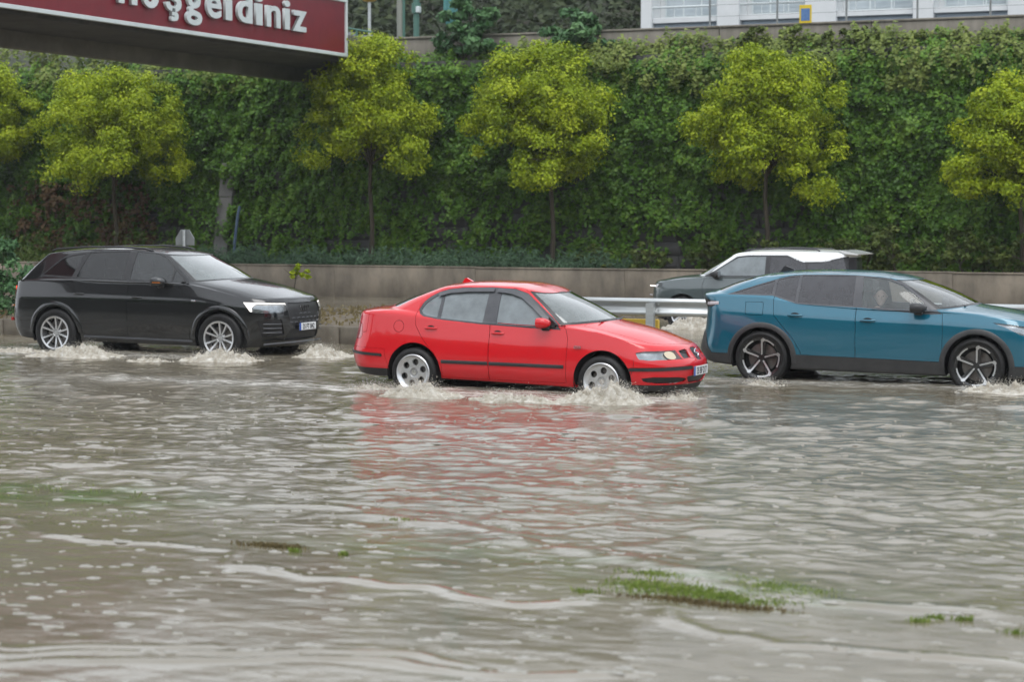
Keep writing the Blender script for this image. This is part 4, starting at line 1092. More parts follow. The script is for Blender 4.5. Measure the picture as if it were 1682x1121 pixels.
for q in range(-1, 8):
    for z in (.60, .70):
        MB().lathe([(0, -.02), (.014, -.02), (.014, 0)], 6, 'y', (q * 2.0 + .11, .055, z)).build('bolt', M_STEEL, gr_)
yb = tag(MB().box((-.36, -.06, -.3), (.36, .06, .43), .02).build('yellow_marker_block', mat('yellow_road_paint', (0.62, 0.40, 0.02), .5, base2=(0.5, 0.32, 0.03), nscale=5), None, True, 40), 'yellow painted marker block at the foot of the guardrail post', 'marker')
yb.location = (-12.46, 34.3, 0)

# ================================================================ THINGS ON THE MEDIAN AND THE WALL
M_GREYS = mat('grey_sign_back', (0.22, 0.235, 0.24), .5, .3, base2=(0.17, 0.18, 0.18), nscale=3)
sb = empty('road_sign', (-21.38, 34.0, MZ), label='grey back of a small road sign above the roof of the black SUV', cat='sign')
MB().prism([(-.20, 1.29), (.20, 1.29), (.20, 1.42), (.09, 1.585), (-.09, 1.585), (-.20, 1.42)], 'y', -.01, .01).build('plate', M_GREYS, sb)
MB().tube([(0, -.035, -.1), (0, -.035, 1.58)], .027, 10).build('pole', M_STEEL, sb, True)
ch_ = empty('concrete_drain_chute', (-31.4, 51.97, .8), label='pale concrete chute running up the ivy wall behind the black SUV', cat='chute')
M_CHUTE = mat('pale_chute_concrete', (0.13, 0.128, 0.125), .8, base2=(0.19, 0.185, 0.18), nscale=2, bump=.2, bscale=12)
for q in range(3):
    z0 = .0 + q * .96; MB().prism([(-.24 + q * .12, z0), (.20 + q * .12, z0), (.32 + q * .12, z0 + .94), (-.12 + q * .12, z0 + .94)], 'y', -.26 - .02 * (q % 2), .02).build('chute_length', M_CHUTE, ch_)
M_PIPE = mat('blue_plastic_pipe', (0.05, 0.09, 0.16), .4, base2=(0.07, 0.11, 0.18), nscale=4)
pp = tag(MB().tube([(-30.78, 51.45, .8), (-30.74, 51.46, 1.4), (-30.64, 51.48, 2.2), (-30.60, 51.52, 2.45)], .042, 10).build('drain_pipe', M_PIPE, None, True), 'blue plastic pipe leaning against the ivy wall', 'pipe')

# ================================================================ UPPER STREET
M_GREENP = mat('green_painted_steel', (0.05, 0.14, 0.11), .45, base2=(0.07, 0.16, 0.13), nscale=4); M_TEAL = mat('teal_canvas', (0.06, 0.20, 0.20), .8, base2=(0.09, 0.25, 0.25), nscale=5, bump=.3, bscale=9)
M_GREYP = mat('grey_panel', (0.26, 0.28, 0.32), .5, base2=(0.21, 0.23, 0.26), nscale=2)
p1_ = empty('street_pole', (-26.8, 54, 6.45), label='slim grey green pole on the upper street beside the bridge end', cat='pole')
MB().tube([(0, 0, 0), (0, 0, 4.5)], .10, 10).build('shaft', mat('pale_pole_paint', (0.22, 0.23, 0.20), .5), p1_, True); MB().tube([(.12, -.02, 0), (.12, -.02, 4.5)], .04, 8).build('conduit', M_GREENP, p1_, True)
p2_ = empty('street_pole', (-26.3, 54, 6.45), label='dark green pole with a white fitting on the upper street', cat='pole')
MB().tube([(0, 0, 0), (0, 0, 4.5)], .085, 10).build('shaft', M_GREENP, p2_, True); MB().box((.02, -.12, 1.42), (.14, .05, 1.6), .02).build('fitting', M_WHITE, p2_); MB().lathe([(.10, 1.4), (.13, 1.42), (.13, 1.7)], 12, 'z').build('collar', M_GREENP, p2_)
pr_ = empty('folded_parasol', (-25.25, 54.2, 6.45), label='folded teal parasol behind the deep green bush', cat='parasol')
V = []; 
rings = []
for h, r in ((.95, .10), (1.1, .19), (1.5, .25), (2.2, .24), (3.0, .16), (3.5, .05)):
    rings.append([((r * (1 + .16 * math.cos(8 * t))) * math.cos(t), (r * (1 + .16 * math.cos(8 * t))) * math.sin(t), h) for t in np.linspace(0, 2 * math.pi, 32, endpoint=False)])
loft_rings(rings).build('canopy', M_TEAL, pr_, True, 50); MB().tube([(0, 0, 0), (0, 0, 3.6)], .03, 8).build('pole', M_STEEL, pr_, True); MB().lathe([(0, .08), (.3, .07), (.32, 0)], 20, 'z').build('base', M_BRIDGE, pr_)
st_ = empty('stair_railing', (-27.9, 52.9, 6.45), label='grey panelled stair railing where the footbridge meets the upper street', cat='railing')
for q in range(3):
    MB().box((-.75 + q * .52, 0, .15 - .02 * q), (-.27 + q * .52, .03, .95 - .10 * q), .01).build('panel', M_GREYP, st_)
    MB().box((-.78 + q * .52, -.02, -.3), (-.735 + q * .52, .03, 1.15 - .1 * q)).build('post', M_GREENP, st_)
MB().tube([(-.78, 0, 1.12), (.8, 0, .82)], .025, 8).build('handrail', M_GREENP, st_); MB().tube([(-.78, 0, .12), (.8, 0, .05)], .02, 8).build('lower_rail', M_GREENP, st_)
yl = empty('street_lamp', (-27.57, 53.6, 6.69), label='post with a yellow lamp bowl beside the end of the sign', cat='lamp')
MB().tube([(0, 0, 0), (0, 0, 1.5)], .045, 10).build('post', M_STEEL, yl, True)
MB().lathe([(.02, 1.50), (.16, 1.52), (.20, 1.56), (.20, 1.60), (.10, 1.72), (.03, 1.78)], 18, 'z').build('lamp_bowl', mat('yellow_lamp_enamel', (0.60, 0.36, 0.03), .4), yl, True, 40)

# white building at the upper right
M_BW = mat('white_render', (0.66, 0.68, 0.69), .7, base2=(0.60, 0.62, 0.63), nscale=1.5); M_BB = mat('pale_blue_cladding', (0.36, 0.44, 0.52), .5, base2=(0.42, 0.50, 0.57), nscale=2, stretch=(.3, 1, 4))
M_WIN = mat('building_glass', (0.30, 0.35, 0.38), .08, base2=(0.42, 0.47, 0.50), nscale=.8, spec=.8)
bd = empty('white_building', (-22.5, 62, 6.45), label='white building with pale blue panels and balcony rails on the upper street', cat='building')
MB().box((0, .9, 0), (18, 9, 9)).build('wall', M_BW, bd)
cols = [(0.0, .35), (2.45, 3.15), (5.2, 6.15), (8.45, 9.05), (11.2, 12.0)]
for x0, x1 in cols: MB().box((x0, -.02, 0), (x1, .88, 6.0), .02).build('column', M_BW, bd)
for (x0, x1), (x2, x3) in zip(cols[:-1], cols[1:]):
    for q in range(6): MB().box((x1 + .002, .30 + .004 * (q % 2), .35 + q * .215), (x2 - .002, .40 + .004 * (q % 2), .35 + q * .215 + .205), .006).build('cladding_panel', M_BB, bd)
    MB().box((x1 + .002, .1, 1.64), (x2 - .002, .88, 1.80), .01).build('balcony_slab', M_BW, bd)
    r_ = MB().tube([(x1, .12, 2.12), (x2, .12, 2.12)], .035, 8).build('balcony_rail', M_WHITE, bd, True)
    n_ = max(2, int((x2 - x1) / .55))
    for q in range(n_ + 1):
        xx = x1 + (x2 - x1) * q / n_; MB().tube([(xx, .12, 1.8), (xx, .12, 2.12)], .015, 6).build('baluster', M_WHITE, bd)
    w_ = MB().box((x1 + .15, .84, 1.85), (x2 - .15, .90, 4.4)).build('window', M_WHITE, bd)
    n_ = 3; ww = (x2 - x1 - .3 - .06 * (n_ + 1)) / n_
    for q in range(n_): MB().box((x1 + .15 + .06 + q * (ww + .06), .825, 1.92), (x1 + .15 + .06 + q * (ww + .06) + ww, .836, 4.3)).build('pane', M_WIN, w_)
fn = empty('parapet_fence', (-15.5, 52.95, 7.1), label='thin dark wire fence posts standing on the parapet before the white building', cat='fence')
for q in range(-1, 5):
    MB().tube([(q * 1.81, 0, -.3), (q * 1.81, 0, 1.3)], .028, 6).build('post', M_GREYS, fn)
for z in (.25, .55, .85, 1.15): MB().tube([(-1.8, 0, z), (7.3, 0, z)], .005, 4).build('wire', M_GREYS, fn)
ys_ = empty('notice_sign', (-14.70, 52.78, 7.08), label='small yellow framed blue notice on the parapet fence', cat='sign')
MB().box((-.16, -.03, .0), (.16, -.012, .46), .004).build('frame', mat('yellow_sign_frame', (0.62, 0.45, 0.02), .5), ys_); MB().box((-.115, -.036, .06), (.115, -.031, .37)).build('panel', mat('blue_sign_panel', (0.05, 0.13, 0.33), .5, base2=(0.10, 0.2, 0.4), nscale=14), ys_)
# ================================================================ RED SALOON
def build_red_car():
    root = empty('red_saloon_car', label='bright red four door saloon car with black side strips ploughing through the flood', cat='car')
    P = paint('red_car_paint', (0.56, 0.006, 0.013), 0.32, coat_ior=1.55)
    W0 = [(-1.1, .775), (-.7, .835), (-.2, .862), (.6, .870), (1.6, .872), (2.4, .866), (2.9, .845), (3.4, .78)]
    ins = lambda d: [(x, w - d) for x, w in W0]
    keys = [
        dict(xr=-.92, xf=3.20, W=ins(.22), cr=.45, cf=.5, z=[(-1.1, .27), (3.4, .22)], n=3, r=.02),
        dict(xr=-1.00, xf=3.38, W=ins(.07), cr=.50, cf=.62, z=[(-1.1, .265), (-.4, .235), (.3, .245), (2.1, .215), (2.8, .195), (3.4, .20)], n=5, r=.03),
        dict(xr=-1.07, xf=3.47, W=ins(.014), cr=.52, cf=.68, z=[(-1.1, .37), (3.4, .36)], n=6, r=.06),
        dict(xr=-1.10, xf=3.49, W=ins(0), cr=.52, cf=.70, z=[(-1.1, .54), (3.4, .545)], n=8, r=.05, pf=2.5),
        dict(xr=-1.045, xf=3.42, W=ins(.012), cr=.50, cf=.68, z=[(-1.1, .72), (0, .72), (2.2, .70), (3.0, .64), (3.4, .62)], n=10, r=.10, pf=2.5),
        dict(xr=-.975, xf=3.345, W=ins(.055), cr=.45, cf=.64, z=[(-1.0, 1.015), (-.6, 1.05), (0, 1.01), (.5, .965), (1, .945), (1.6, .925), (2.1, .93), (2.4, .90), (2.8, .815), (3.05, .745), (3.4, .70)], n=26, r=.05, bulge=.035, crown=.035, pf=2.4, crown_r=1.2),
        dict(xr=-.64, xf=2.40, W=[(-.6, .60), (-.2, .72), (.3, .775), (1, .795), (1.6, .79), (2.0, .745), (2.4, .70)], cr=.42, cf=.52, pr=2.3, pf=2.2,
             z=[(-.64, 1.085), (-.2, 1.085), (.1, 1.05), (.6, 1.0), (1, .98), (1.6, .955), (2.0, .96), (2.4, .985)], n=16, r=.02, bulge=.03, crown=.02),
        dict(xr=.06, xf=1.60, W=[(0, .50), (.5, .565), (1, .575), (1.5, .55)], cr=.30, cf=.22, pr=2.2, pf=2.4,
             z=[(.06, 1.335), (.3, 1.385), (.7, 1.412), (1.15, 1.412), (1.45, 1.375), (1.6, 1.335)], n=12, r=.06, bulge=.03, crown=.02),
        dict(xr=.22, xf=1.46, W=[(0, 0.0), (1, 0.0)], cr=.1, cf=.1, z=[(.2, 1.40), (.5, 1.448), (.9, 1.462), (1.2, 1.452), (1.46, 1.405)], n=1, r=.02)]
    sf = car_skin(keys)
    RW, XF = .312, 2.513
    cut = sf.region(lambda V, A: np.minimum(circle(0, RW + .01, .365)(V, A), circle(XF, RW + .01, .365)(V, A)), lambda V, A, N: V[:, 2] < .95)
    qw = sf.region(side_poly([(.045, 1.10), (.09, 1.175), (.16, 1.235), (.25, 1.29), (.30, 1.31), (.285, 1.01), (.14, 1.03), (.07, 1.055)]), is_flank)
    rw = sf.region(side_poly([(.335, 1.315), (.42, 1.335), (.60, 1.353), (.925, 1.362), (.915, .967), (.33, 1.005)]), is_flank)
    fwn = sf.region(side_poly([(1.085, 1.36), (1.25, 1.348), (1.38, 1.315), (1.52, 1.235), (1.72, 1.08), (1.80, 1.01), (1.80, .93), (1.095, .957)]), is_flank)
    trim = sf.region(side_poly([(.015, 1.10), (.06, 1.195), (.13, 1.26), (.23, 1.318), (.37, 1.36), (.55, 1.382), (.95, 1.398), (1.26, 1.385), (1.43, 1.335), (1.6, 1.215), (1.83, 1.04), (1.96, .915), (1.5, .925), (.9, .948), (.3, .99), (.1, 1.02), (.04, 1.05)]), is_flank)
    ws = sf.region(ut_box(2.12, 4, 6.08, 6.93), lambda V, A, N: V[:, 0] > 1.2)
    wst = sf.region(ut_box(2.055, 4, 6.02, 6.965), lambda V, A, N: V[:, 0] > 1.2)
    bl = sf.region(ut_box(-1, .80, 6.08, 6.90), lambda V, A, N: V[:, 0] < .6)
    sx, sy = sf.sx, sf.sy
    # lamps and nose
    bu = sf.region(sz_poly([(sy(.635), .686), (sy(.50), .692), (sy(.485), .600), (sy(.615), .594)], 2), lambda V, A, N: V[:, 0] > 2.7)
    hl = sf.region(sz_poly([(sx(2.985), .672), (sx(3.10), .690), (sy(.46), .698), (sy(.42), .596), (sx(3.10), .585), (sx(3.0), .594)]), lambda V, A, N: V[:, 0] > 2.7)
    gr = sf.region(sz_poly([(sy(.405), .692), (sy(.25), .705), (sy(.22), .69), (sy(.225), .605), (sy(.39), .60)]), lambda V, A, N: V[:, 0] > 2.9)
    em = sf.region(yz_poly([(-.085, .715), (.085, .715), (.095, .70), (.075, .57), (-.075, .57), (-.095, .70)]), lambda V, A, N: V[:, 0] > 2.9)
    st = sf.region(sz_poly([(sx(2.86), .452), (sx(2.86), .490), (sy(.28), .510), (sy(.28), .470)]), lambda V, A, N: V[:, 0] > 2.6)
    fog = sf.region(sz_poly([(sx(2.99), .385), (sy(.37), .375), (sy(.39), .30), (sx(3.06), .305)], 1), lambda V, A, N: V[:, 0] > 2.6)
    mouth = sf.region(yz_poly([(-.34, .385), (.34, .385), (.36, .37), (.30, .315), (.2, .295), (-.2, .295), (-.30, .315), (-.36, .37)]), lambda V, A, N: V[:, 0] > 2.9)
    lip = sf.region(lambda V, A: V[:, 2] - np.where(V[:, 0] > 1, .285, .345), lambda V, A, N: (V[:, 0] > 2.8) | (V[:, 0] < -.30))
    tl = sf.region(sz_poly([(sf.sry(.52), .93), (sf.sry(.76), .90), (sx(-.83), .86), (sx(-.80), .74), (sf.sry(.76), .70), (sf.sry(.5), .70)], 1), lambda V, A, N: V[:, 0] < -.5)
    rst = sf.region(sz_poly([(sx(-.46), .500), (sx(-.46), .530), (sf.sry(.3), .565), (sf.sry(.3), .530)]), lambda V, A, N: V[:, 0] < -.3)
    fbump = sf.region(sz_poly([(sx(2.82), .1), (sx(2.87), .36), (sx(2.93), .595), (sy(0) - .02, .595), (sy(0) - .02, .1)]), lambda V, A, N: (V[:, 0] > 2.6) & (V[:, 2] < .62))
    rbump = sf.region(sz_poly([(sx(-.36), .1), (sx(-.42), .595), (sf.Lmax + .02, .62), (sf.Lmax + .02, .1)]), lambda V, A, N: (V[:, 0] < -.2) & (V[:, 2] < .7))
    fuel = sf.region(circle(-.225, .885, .072), lambda V, A, N: is_side(V, A, N) & (V[:, 1] < 0))
    hood = sf.region(xy_poly([(2.20, .66), (2.30, .0), (2.3, -.1), (3.33, -.1), (3.32, .0), (3.29, .2), (3.18, .48), (3.04, .62), (2.6, .68)]), lambda V, A, N: (V[:, 2] > .68) & (A[:, 2] < 6.02) & (A[:, 2] > 4.85))
    fd = sf.region(side_poly([(1.025, .27), (1.025, 1.42), (1.35, 1.40), (1.62, 1.26), (1.86, 1.06), (2.03, .925), (2.065, .80), (2.045, .27)]), lambda V, A, N: is_flank(V, A, N) & (V[:, 2] < 1.395))
    rd = sf.region(side_poly([(1.02, .27), (1.02, 1.42), (.5, 1.40), (.2, 1.33), (.03, 1.2), (-.005, 1.05), (.01, .90), (.12, .73), (.29, .56), (.385, .40), (.39, .27)]), lambda V, A, N: is_flank(V, A, N) & (V[:, 2] < 1.395))
    boot = sf.region(ut_box(-1, .86, 4.2, 6.0), lambda V, A, N: (V[:, 0] < -.3) & (A[:, 2] < 6.01))
    b = sf.part('body', [0], P, root, 0, .002, .03)
    sf.normals()
    for sd, n in ((-1, 'near'), (1, 'far')):
        d1 = sf.part('front_door', fd, P, root, 0, .004, .02, sd)
        d2 = sf.part('rear_door', rd, P, root, 0, .004, .02, sd)
        sf.part('door_window', fwn, M_GLASS, d1, -.010, 0, 0, sd); sf.part('door_window', rw, M_GLASS, d2, -.010, 0, 0, sd)
        sf.part('quarter_window', qw, M_GLASS, root, -.010, 0, 0, sd)
        sf.part('window_frame', trim, M_TRIM, root, -.002, 0, .014, sd)
        # smoked rain deflectors over the door glass
        fy = flank_y(sf)
        for pts, dr in (([(.24, 1.315), (.40, 1.36), (.65, 1.385), (.99, 1.395)], d2), ([(1.035, 1.393), (1.24, 1.375), (1.40, 1.325), (1.56, 1.215), (1.80, 1.03)], d1)):
            V, F = [], []
            Pp = np.array(pts); L = np.concatenate([[0], np.cumsum(np.hypot(*np.diff(Pp, axis=0).T))]); u = np.linspace(0, L[-1], 24)
            xs, zs = np.interp(u, L, Pp[:, 0]), np.interp(u, L, Pp[:, 1]); tx, tz = np.gradient(xs), np.gradient(zs)
            for i in range(24):
                l = math.hypot(tx[i], tz[i]); nx, nz = tz[i] / l, -tx[i] / l
                y = fy(xs[i], zs[i])
                for q, p in ((0, .004), (.025, .016), (.048, .026)): V.append((xs[i] + nx * q, sd * (fy(xs[i] + nx * q, zs[i] + nz * q) + p), zs[i] + nz * q))
            for i in range(23):
                for k in range(2): F.append((i * 3 + k, i * 3 + k + 1, i * 3 + k + 4, i * 3 + k + 3))
            MB().add(V, F).build('rain_deflector', M_TRIM, dr, True)
        h = sf.part('headlight', hl, M_LENS, root, 0, .002, .0, sd)
        sf.part('lamp_reflector', hl, M_REFL, h, -.035, 0, 0, sd)
        sf.part('bulb_glass', bu, M_WARM, h, -.004, 0, 0, sd)
        sf.part('grille', gr, M_BLK, root, -.018, 0, 0, sd)
        for q in range(4):
            z = .616 + q * .021
            MB().tube([(float(np.interp(y, [.22, .41], [3.375, 3.30])), sd * y, z) for y in (.225, .28, .33, .40)], .0045, 5).build('grille_bar', M_BLK, root)
        fg = sf.part('fog_lamp_housing', fog, M_BLK, root, -.02, 0, .0, sd)
        MB().lathe([(0, 0), (.03, .002), (.042, -.004), (.042, -.03)], 18, 'x', (3.30, sd * .49, .338)).build('fog_lamp', M_LENS, fg, True)
        sf.part('bumper_strip', st, M_BLK, root, .012, 0, .014, sd); sf.part('bumper_strip', rst, M_BLK, root, .012, 0, .014, sd)
        sf.part('tail_light', tl, M_REDL, root, .002, .002, .01, sd)
        ribbon_on_flank('side_strip', d1, M_BLK, sf, [(1.035, .470), (2.02, .470)], .042, .014, sd)
        ribbon_on_flank('side_strip', d2, M_BLK, sf, [(.385, .468), (1.012, .470)], .042, .014, sd)
        door_handle(d1, sf, 1.135, .845, sd, P); door_handle(d2, sf, .225, .875, sd, P)
        MB().box((2.155, min(sd * .862, sd * .876), .698), (2.245, max(sd * .862, sd * .876), .732), .008).build('side_indicator', M_LENS, root)
        MB().prism([(1.78, .935), (1.965, .925), (1.80, 1.07)], 'y', min(sd * .795, sd * .812), max(sd * .795, sd * .812)).build('mirror_gusset', M_BLK, d1)
        door_mirror(d1, 1.69, .80, .93, sd, P, .16, .13, .19)
        for x in (0, XF): arch_liner(root, x, RW + .01, .366, .845, .5, sd)
    sf.part('bumper', fbump, P, root, 0, .003, .02); sf.part('bumper', rbump, P, root, 0, .003, .02)
    m0 = sf.lab.copy(); xm = sf.V[sf.T].mean(1)[:, 0]
    for f_ in (1, -1):
        sf.lab = np.where((m0 == lip) & ((xm - 1) * f_ < 0), -1, m0); sf.part('bumper_lip', lip, M_BLK, root, -.004, 0, .01)
    sf.lab = m0
    sf.part('lower_grille', mouth, M_BLK, root, -.02, 0, 0)
    sf.part('fuel_flap', fuel, P, root, 0, .004, .012)
    e = sf.part('badge_plate', em, M_BLK, root, -.006, 0, 0)
    # emblem: a slanted chrome S made of bars on the dark shield
    eb = MB()
    for (y0, z0), (y1, z1) in (((-.05, .60), (.045, .625)), ((.045, .625), (.045, .645)), ((.045, .645), (-.045, .66)), ((-.045, .66), (-.045, .675)), ((-.045, .675), (.05, .695))):
        eb.tube([(3.447 - (z0 - .60) * .55, y0, z0), (3.447 - (z1 - .60) * .55, y1, z1)], .008, 6)
    eb.build('emblem', M_CHROME, e)
    sf.part('bonnet', hood, P, root, .001, .004, .02)
    sf.part('boot_lid', boot, P, root, 0, .004, .02)
    w = sf.part('windscreen', ws, M_WSCR, root, -.006, 0, 0); sf.part('windscreen_seal', wst, M_BLK, root, -.003, 0, .01)
    sf.part('rear_window', bl, M_GLASS, root, -.006, 0, 0)
    for y0, y1 in ((-.46, .04), (.08, .56)): wiper(root, [(2.395 - .35 * y0 * y0, y0, 1.012), (2.36 - .35 * y1 * y1, y1, 1.022)])
    # lining: the shell again, set inward and dark, so that the cabin is not red
    body_m = np.isin(sf.lab, [0, fd, rd, trim, boot]) & (sf.A[sf.T].mean(1)[:, 2] > 3.2) & (sf.V[sf.T].mean(1)[:, 0] < 1.9) & (sf.V[sf.T].mean(1)[:, 0] > -.3)
    r = sf.extract(body_m, -.035); link_mesh('cabin_lining', np_mesh('cabin_lining', *r[:2], True, -r[2]), M_TRIMIN, root)
    MB().box((-.78, -.60, .25), (2.95, .60, .31), .02).build('underbody', M_DARK, root)
    cabin(root, dict(floor=.36, dash=1.75, dashz=.93, inw=.72, cab0=-.2, seats=(1.28, .50), back=.50))
    # shark fin aerial on the rear of the roof, tax sticker on the screen
    fin = [(.27, 1.412), (.31, 1.475), (.335, 1.482), (.43, 1.435), (.44, 1.425)]
    loft_rings([[(x, y, z) for x, z in fin] for y in (-.022, .022)]).build('roof_aerial', P, root)
    sw = make_wheel(RW, .220, .195, 'holes', .35)
    for x in (0, XF):
        sw(root, (x, -.858, RW), -1); sw(root, (x, .858, RW), 1)
    number_plate(root, 3.478, .440, '35 BF 217')
    root.location = (-11.617, 23.73 + .86, -.05); root.rotation_euler = (0, .014, 0)
    return root
RED = build_red_car()
# ================================================================ BLUE FASTBACK CROSSOVER
def build_blue_car():
    root = empty('blue_crossover_car', label='teal blue fastback crossover car with dark wheel arch cladding at the right edge', cat='car')
    P = paint('teal_car_paint', (0.004, 0.112, 0.178), 0.28, 0.25)
    W0 = [(-.95, .85), (-.5, .905), (0, .925), (.7, .918), (1.4, .915), (2.2, .92), (2.8, .928), (3.2, .905), (3.8, .82)]
    ins = lambda d: [(x, w - d) for x, w in W0]
    keys = [
        dict(xr=-.85, xf=3.5, W=ins(.22), cr=.4, cf=.5, z=[(-1, .27), (3.7, .23)], n=3, r=.02),
        dict(xr=-.98, xf=3.64, W=ins(.06), cr=.45, cf=.6, z=[(-1, .33), (-.5, .26), (.4, .225), (2.4, .215), (3.7, .22)], n=5, r=.03),
        dict(xr=-1.00, xf=3.70, W=ins(.018), cr=.45, cf=.62, z=[(-1, .47), (.5, .43), (2.2, .42), (3.7, .42)], n=8, r=.05),
        dict(xr=-.93, xf=3.72, W=ins(0), cr=.43, cf=.62, z=[(-1, .70), (0, .72), (1, .66), (2.2, .66), (3.7, .66)], n=8, r=.12),
        dict(xr=-.91, xf=3.68, W=ins(.004), cr=.40, cf=.60, z=[(-1, .98), (0, .94), (1, .90), (2.2, .88), (3.2, .83), (3.7, .80)], n=7, r=.05),
        dict(xr=-.97, xf=3.60, W=ins(.055), cr=.36, cf=.58, z=[(-1, 1.155), (-.5, 1.15), (0, 1.14), (.45, 1.065), (1, 1.035), (1.6, 1.01), (2.35, 1.005), (2.85, .985), (3.3, .93), (3.65, .86)], n=24, r=.035, bulge=.03, crown=.03, crown_r=.5),
        dict(xr=-.80, xf=2.66, W=[(-.8, .74), (-.4, .82), (.3, .852), (1, .862), (1.8, .855), (2.3, .80), (2.7, .74)], cr=.30, cf=.46, pr=2.5, pf=2.2,
             z=[(-.8, 1.195), (-.4, 1.18), (0, 1.165), (.45, 1.085), (1, 1.055), (1.6, 1.035), (2.2, 1.035), (2.66, 1.075)], n=18, r=.015, bulge=.035, crown=.015),
        dict(xr=-.30, xf=1.83, W=[(-.3, .52), (.3, .60), (1, .625), (1.6, .60), (1.8, .58)], cr=.26, cf=.22, pr=2.3, pf=2.4,
             z=[(-.3, 1.375), (0, 1.415), (.45, 1.452), (1, 1.462), (1.5, 1.437), (1.83, 1.395)], n=12, r=.05, bulge=.02, crown=.02),
        dict(xr=-.15, xf=1.66, W=[(0, 0.), (1, 0.)], cr=.1, cf=.1, z=[(-.15, 1.435), (.2, 1.482), (.8, 1.505), (1.3, 1.497), (1.66, 1.452)], n=1)]
    sf = car_skin(keys)
    RW, XF = .355, 2.787; sx, sy = sf.sx, sf.sy
    sf.region(lambda V, A: np.minimum(circle(0, RW, .405)(V, A), circle(XF, RW, .405)(V, A)), lambda V, A, N: V[:, 2] < 1.05)
    q0 = sf.region(side_poly([(-.40, 1.195), (-.05, 1.312), (.11, 1.362), (.11, 1.188), (-.2, 1.192)]), is_flank)
    q1 = sf.region(side_poly([(.145, 1.372), (.30, 1.413), (.425, 1.428), (.425, 1.098), (.145, 1.180)]), is_flank)
    rw = sf.region(side_poly([(.465, 1.433), (.70, 1.440), (1.175, 1.440), (1.19, 1.068), (.465, 1.090)]), is_flank)
    fw_ = sf.region(side_poly([(1.275, 1.432), (1.45, 1.424), (1.60, 1.405), (1.78, 1.345), (1.95, 1.238), (2.09, 1.125), (2.09, 1.035), (1.305, 1.062)]), is_flank)
    tr = sf.region(side_poly([(-.50, 1.172), (-.05, 1.325), (.14, 1.383), (.30, 1.424), (.46, 1.443), (.9, 1.455), (1.2, 1.452), (1.6, 1.423), (1.80, 1.36), (2.04, 1.20), (2.33, .995), (2.16, .985), (1.3, 1.043), (.87, 1.055), (.45, 1.072), (.12, 1.170)]), is_flank)
    ws = sf.region(ut_box(2.13, 4, 6.07, 6.94), lambda V, A, N: V[:, 0] > 1.3)
    wt = sf.region(ut_box(2.07, 4, 6.02, 6.97), lambda V, A, N: V[:, 0] > 1.3)
    bl = sf.region(ut_box(-1, .85, 6.08, 6.9), lambda V, A, N: V[:, 0] < .5)
    tl = sf.region(sz_poly([(sf.sry(.5), 1.105), (sf.sry(.8), 1.10), (sx(-.66), 1.088), (sx(-.545), 1.082), (sx(-.62), 1.025), (sx(-.70), 1.0), (sf.sry(.8), 1.0), (sf.sry(.5), 1.01)]), lambda V, A, N: V[:, 0] < -.3)
    hl = sf.region(sz_poly([(sx(3.02), .905), (sx(3.25), .885), (sy(.45), .80), (sy(.5), .73), (sx(3.34), .755), (sx(3.18), .845)]), lambda V, A, N: V[:, 0] > 2.7)
    gr = sf.region(yz_poly([(-.62, .74), (.62, .74), (.5, .42), (-.5, .42)], 1), lambda V, A, N: V[:, 0] > 3.3)
    rb = sf.region(sz_poly([(sx(-.64), .1), (sx(-.66), .40), (sx(-.80), .66), (sf.Lmax + .1, .70), (sf.Lmax + .1, .1)]), lambda V, A, N: (V[:, 0] < -.3) & (V[:, 2] < .75))
    cl = sf.region(lambda V, A: V[:, 2] - np.interp(V[:, 0], [-.5, .4, 2.4, 3.3, 3.7], [.40, .415, .385, .36, .36]), lambda V, A, N: V[:, 2] < .5)
    fuel = sf.region(side_poly([(-.225, 1.075), (-.225, .925), (-.205, .915), (0, .915), (.015, .925), (.015, 1.075), (0, 1.085), (-.205, 1.085)]), lambda V, A, N: is_side(V, A, N) & (V[:, 1] < 0))
    hood = sf.region(xy_poly([(2.42, .76), (2.60, 0), (2.6, -.1), (3.62, -.1), (3.6, .2), (3.45, .6), (3.2, .76)]), lambda V, A, N: (A[:, 2] < 6.02) & (A[:, 2] > 4.7) & (V[:, 2] > .8))
    fd = sf.region(side_poly([(1.245, .2), (1.235, 1.47), (1.6, 1.44), (1.85, 1.36), (2.1, 1.19), (2.345, 1.0), (2.36, .8), (2.35, .2)]), lambda V, A, N: is_flank(V, A, N) & (V[:, 2] < 1.44))
    rd = sf.region(side_poly([(1.24, .2), (1.23, 1.47), (.5, 1.46), (.15, 1.40), (.145, 1.1), (.16, .92), (.26, .80), (.42, .62), (.52, .45), (.53, .2)]), lambda V, A, N: is_flank(V, A, N) & (V[:, 2] < 1.44))
    sf.normals()
    sf.part('body', [0], P, root, 0, .002, .03)
    fy = flank_y(sf)
    for sd in (-1, 1):
        d1 = sf.part('front_door', fd, P, root, 0, .004, .02, sd); d2 = sf.part('rear_door', rd, P, root, 0, .004, .02, sd)
        sf.part('door_window', fw_, M_CLEAR, d1, -.006, 0, 0, sd); sf.part('door_window', rw, M_SMOKE, d2, -.006, 0, 0, sd)
        sf.part('quarter_window', q1, M_SMOKE, d2, -.006, 0, 0, sd); sf.part('quarter_window', q0, M_SMOKE, root, -.006, 0, 0, sd)
        sf.part('window_frame', tr, M_TRIM, root, -.001, 0, .010, sd)
        t = sf.part('tail_light', tl, M_BLK, root, .004, .002, .01, sd)
        ribbon_on_flank('light_blade', t, M_LENSW, sf, [(-.80, 1.045), (-.68, 1.053), (-.60, 1.058)], .042, .012, sd)
        h = sf.part('headlight', hl, M_LENS, root, 0, .002, 0, sd); sf.part('lamp_reflector', hl, M_REFL, h, -.03, 0, 0, sd)
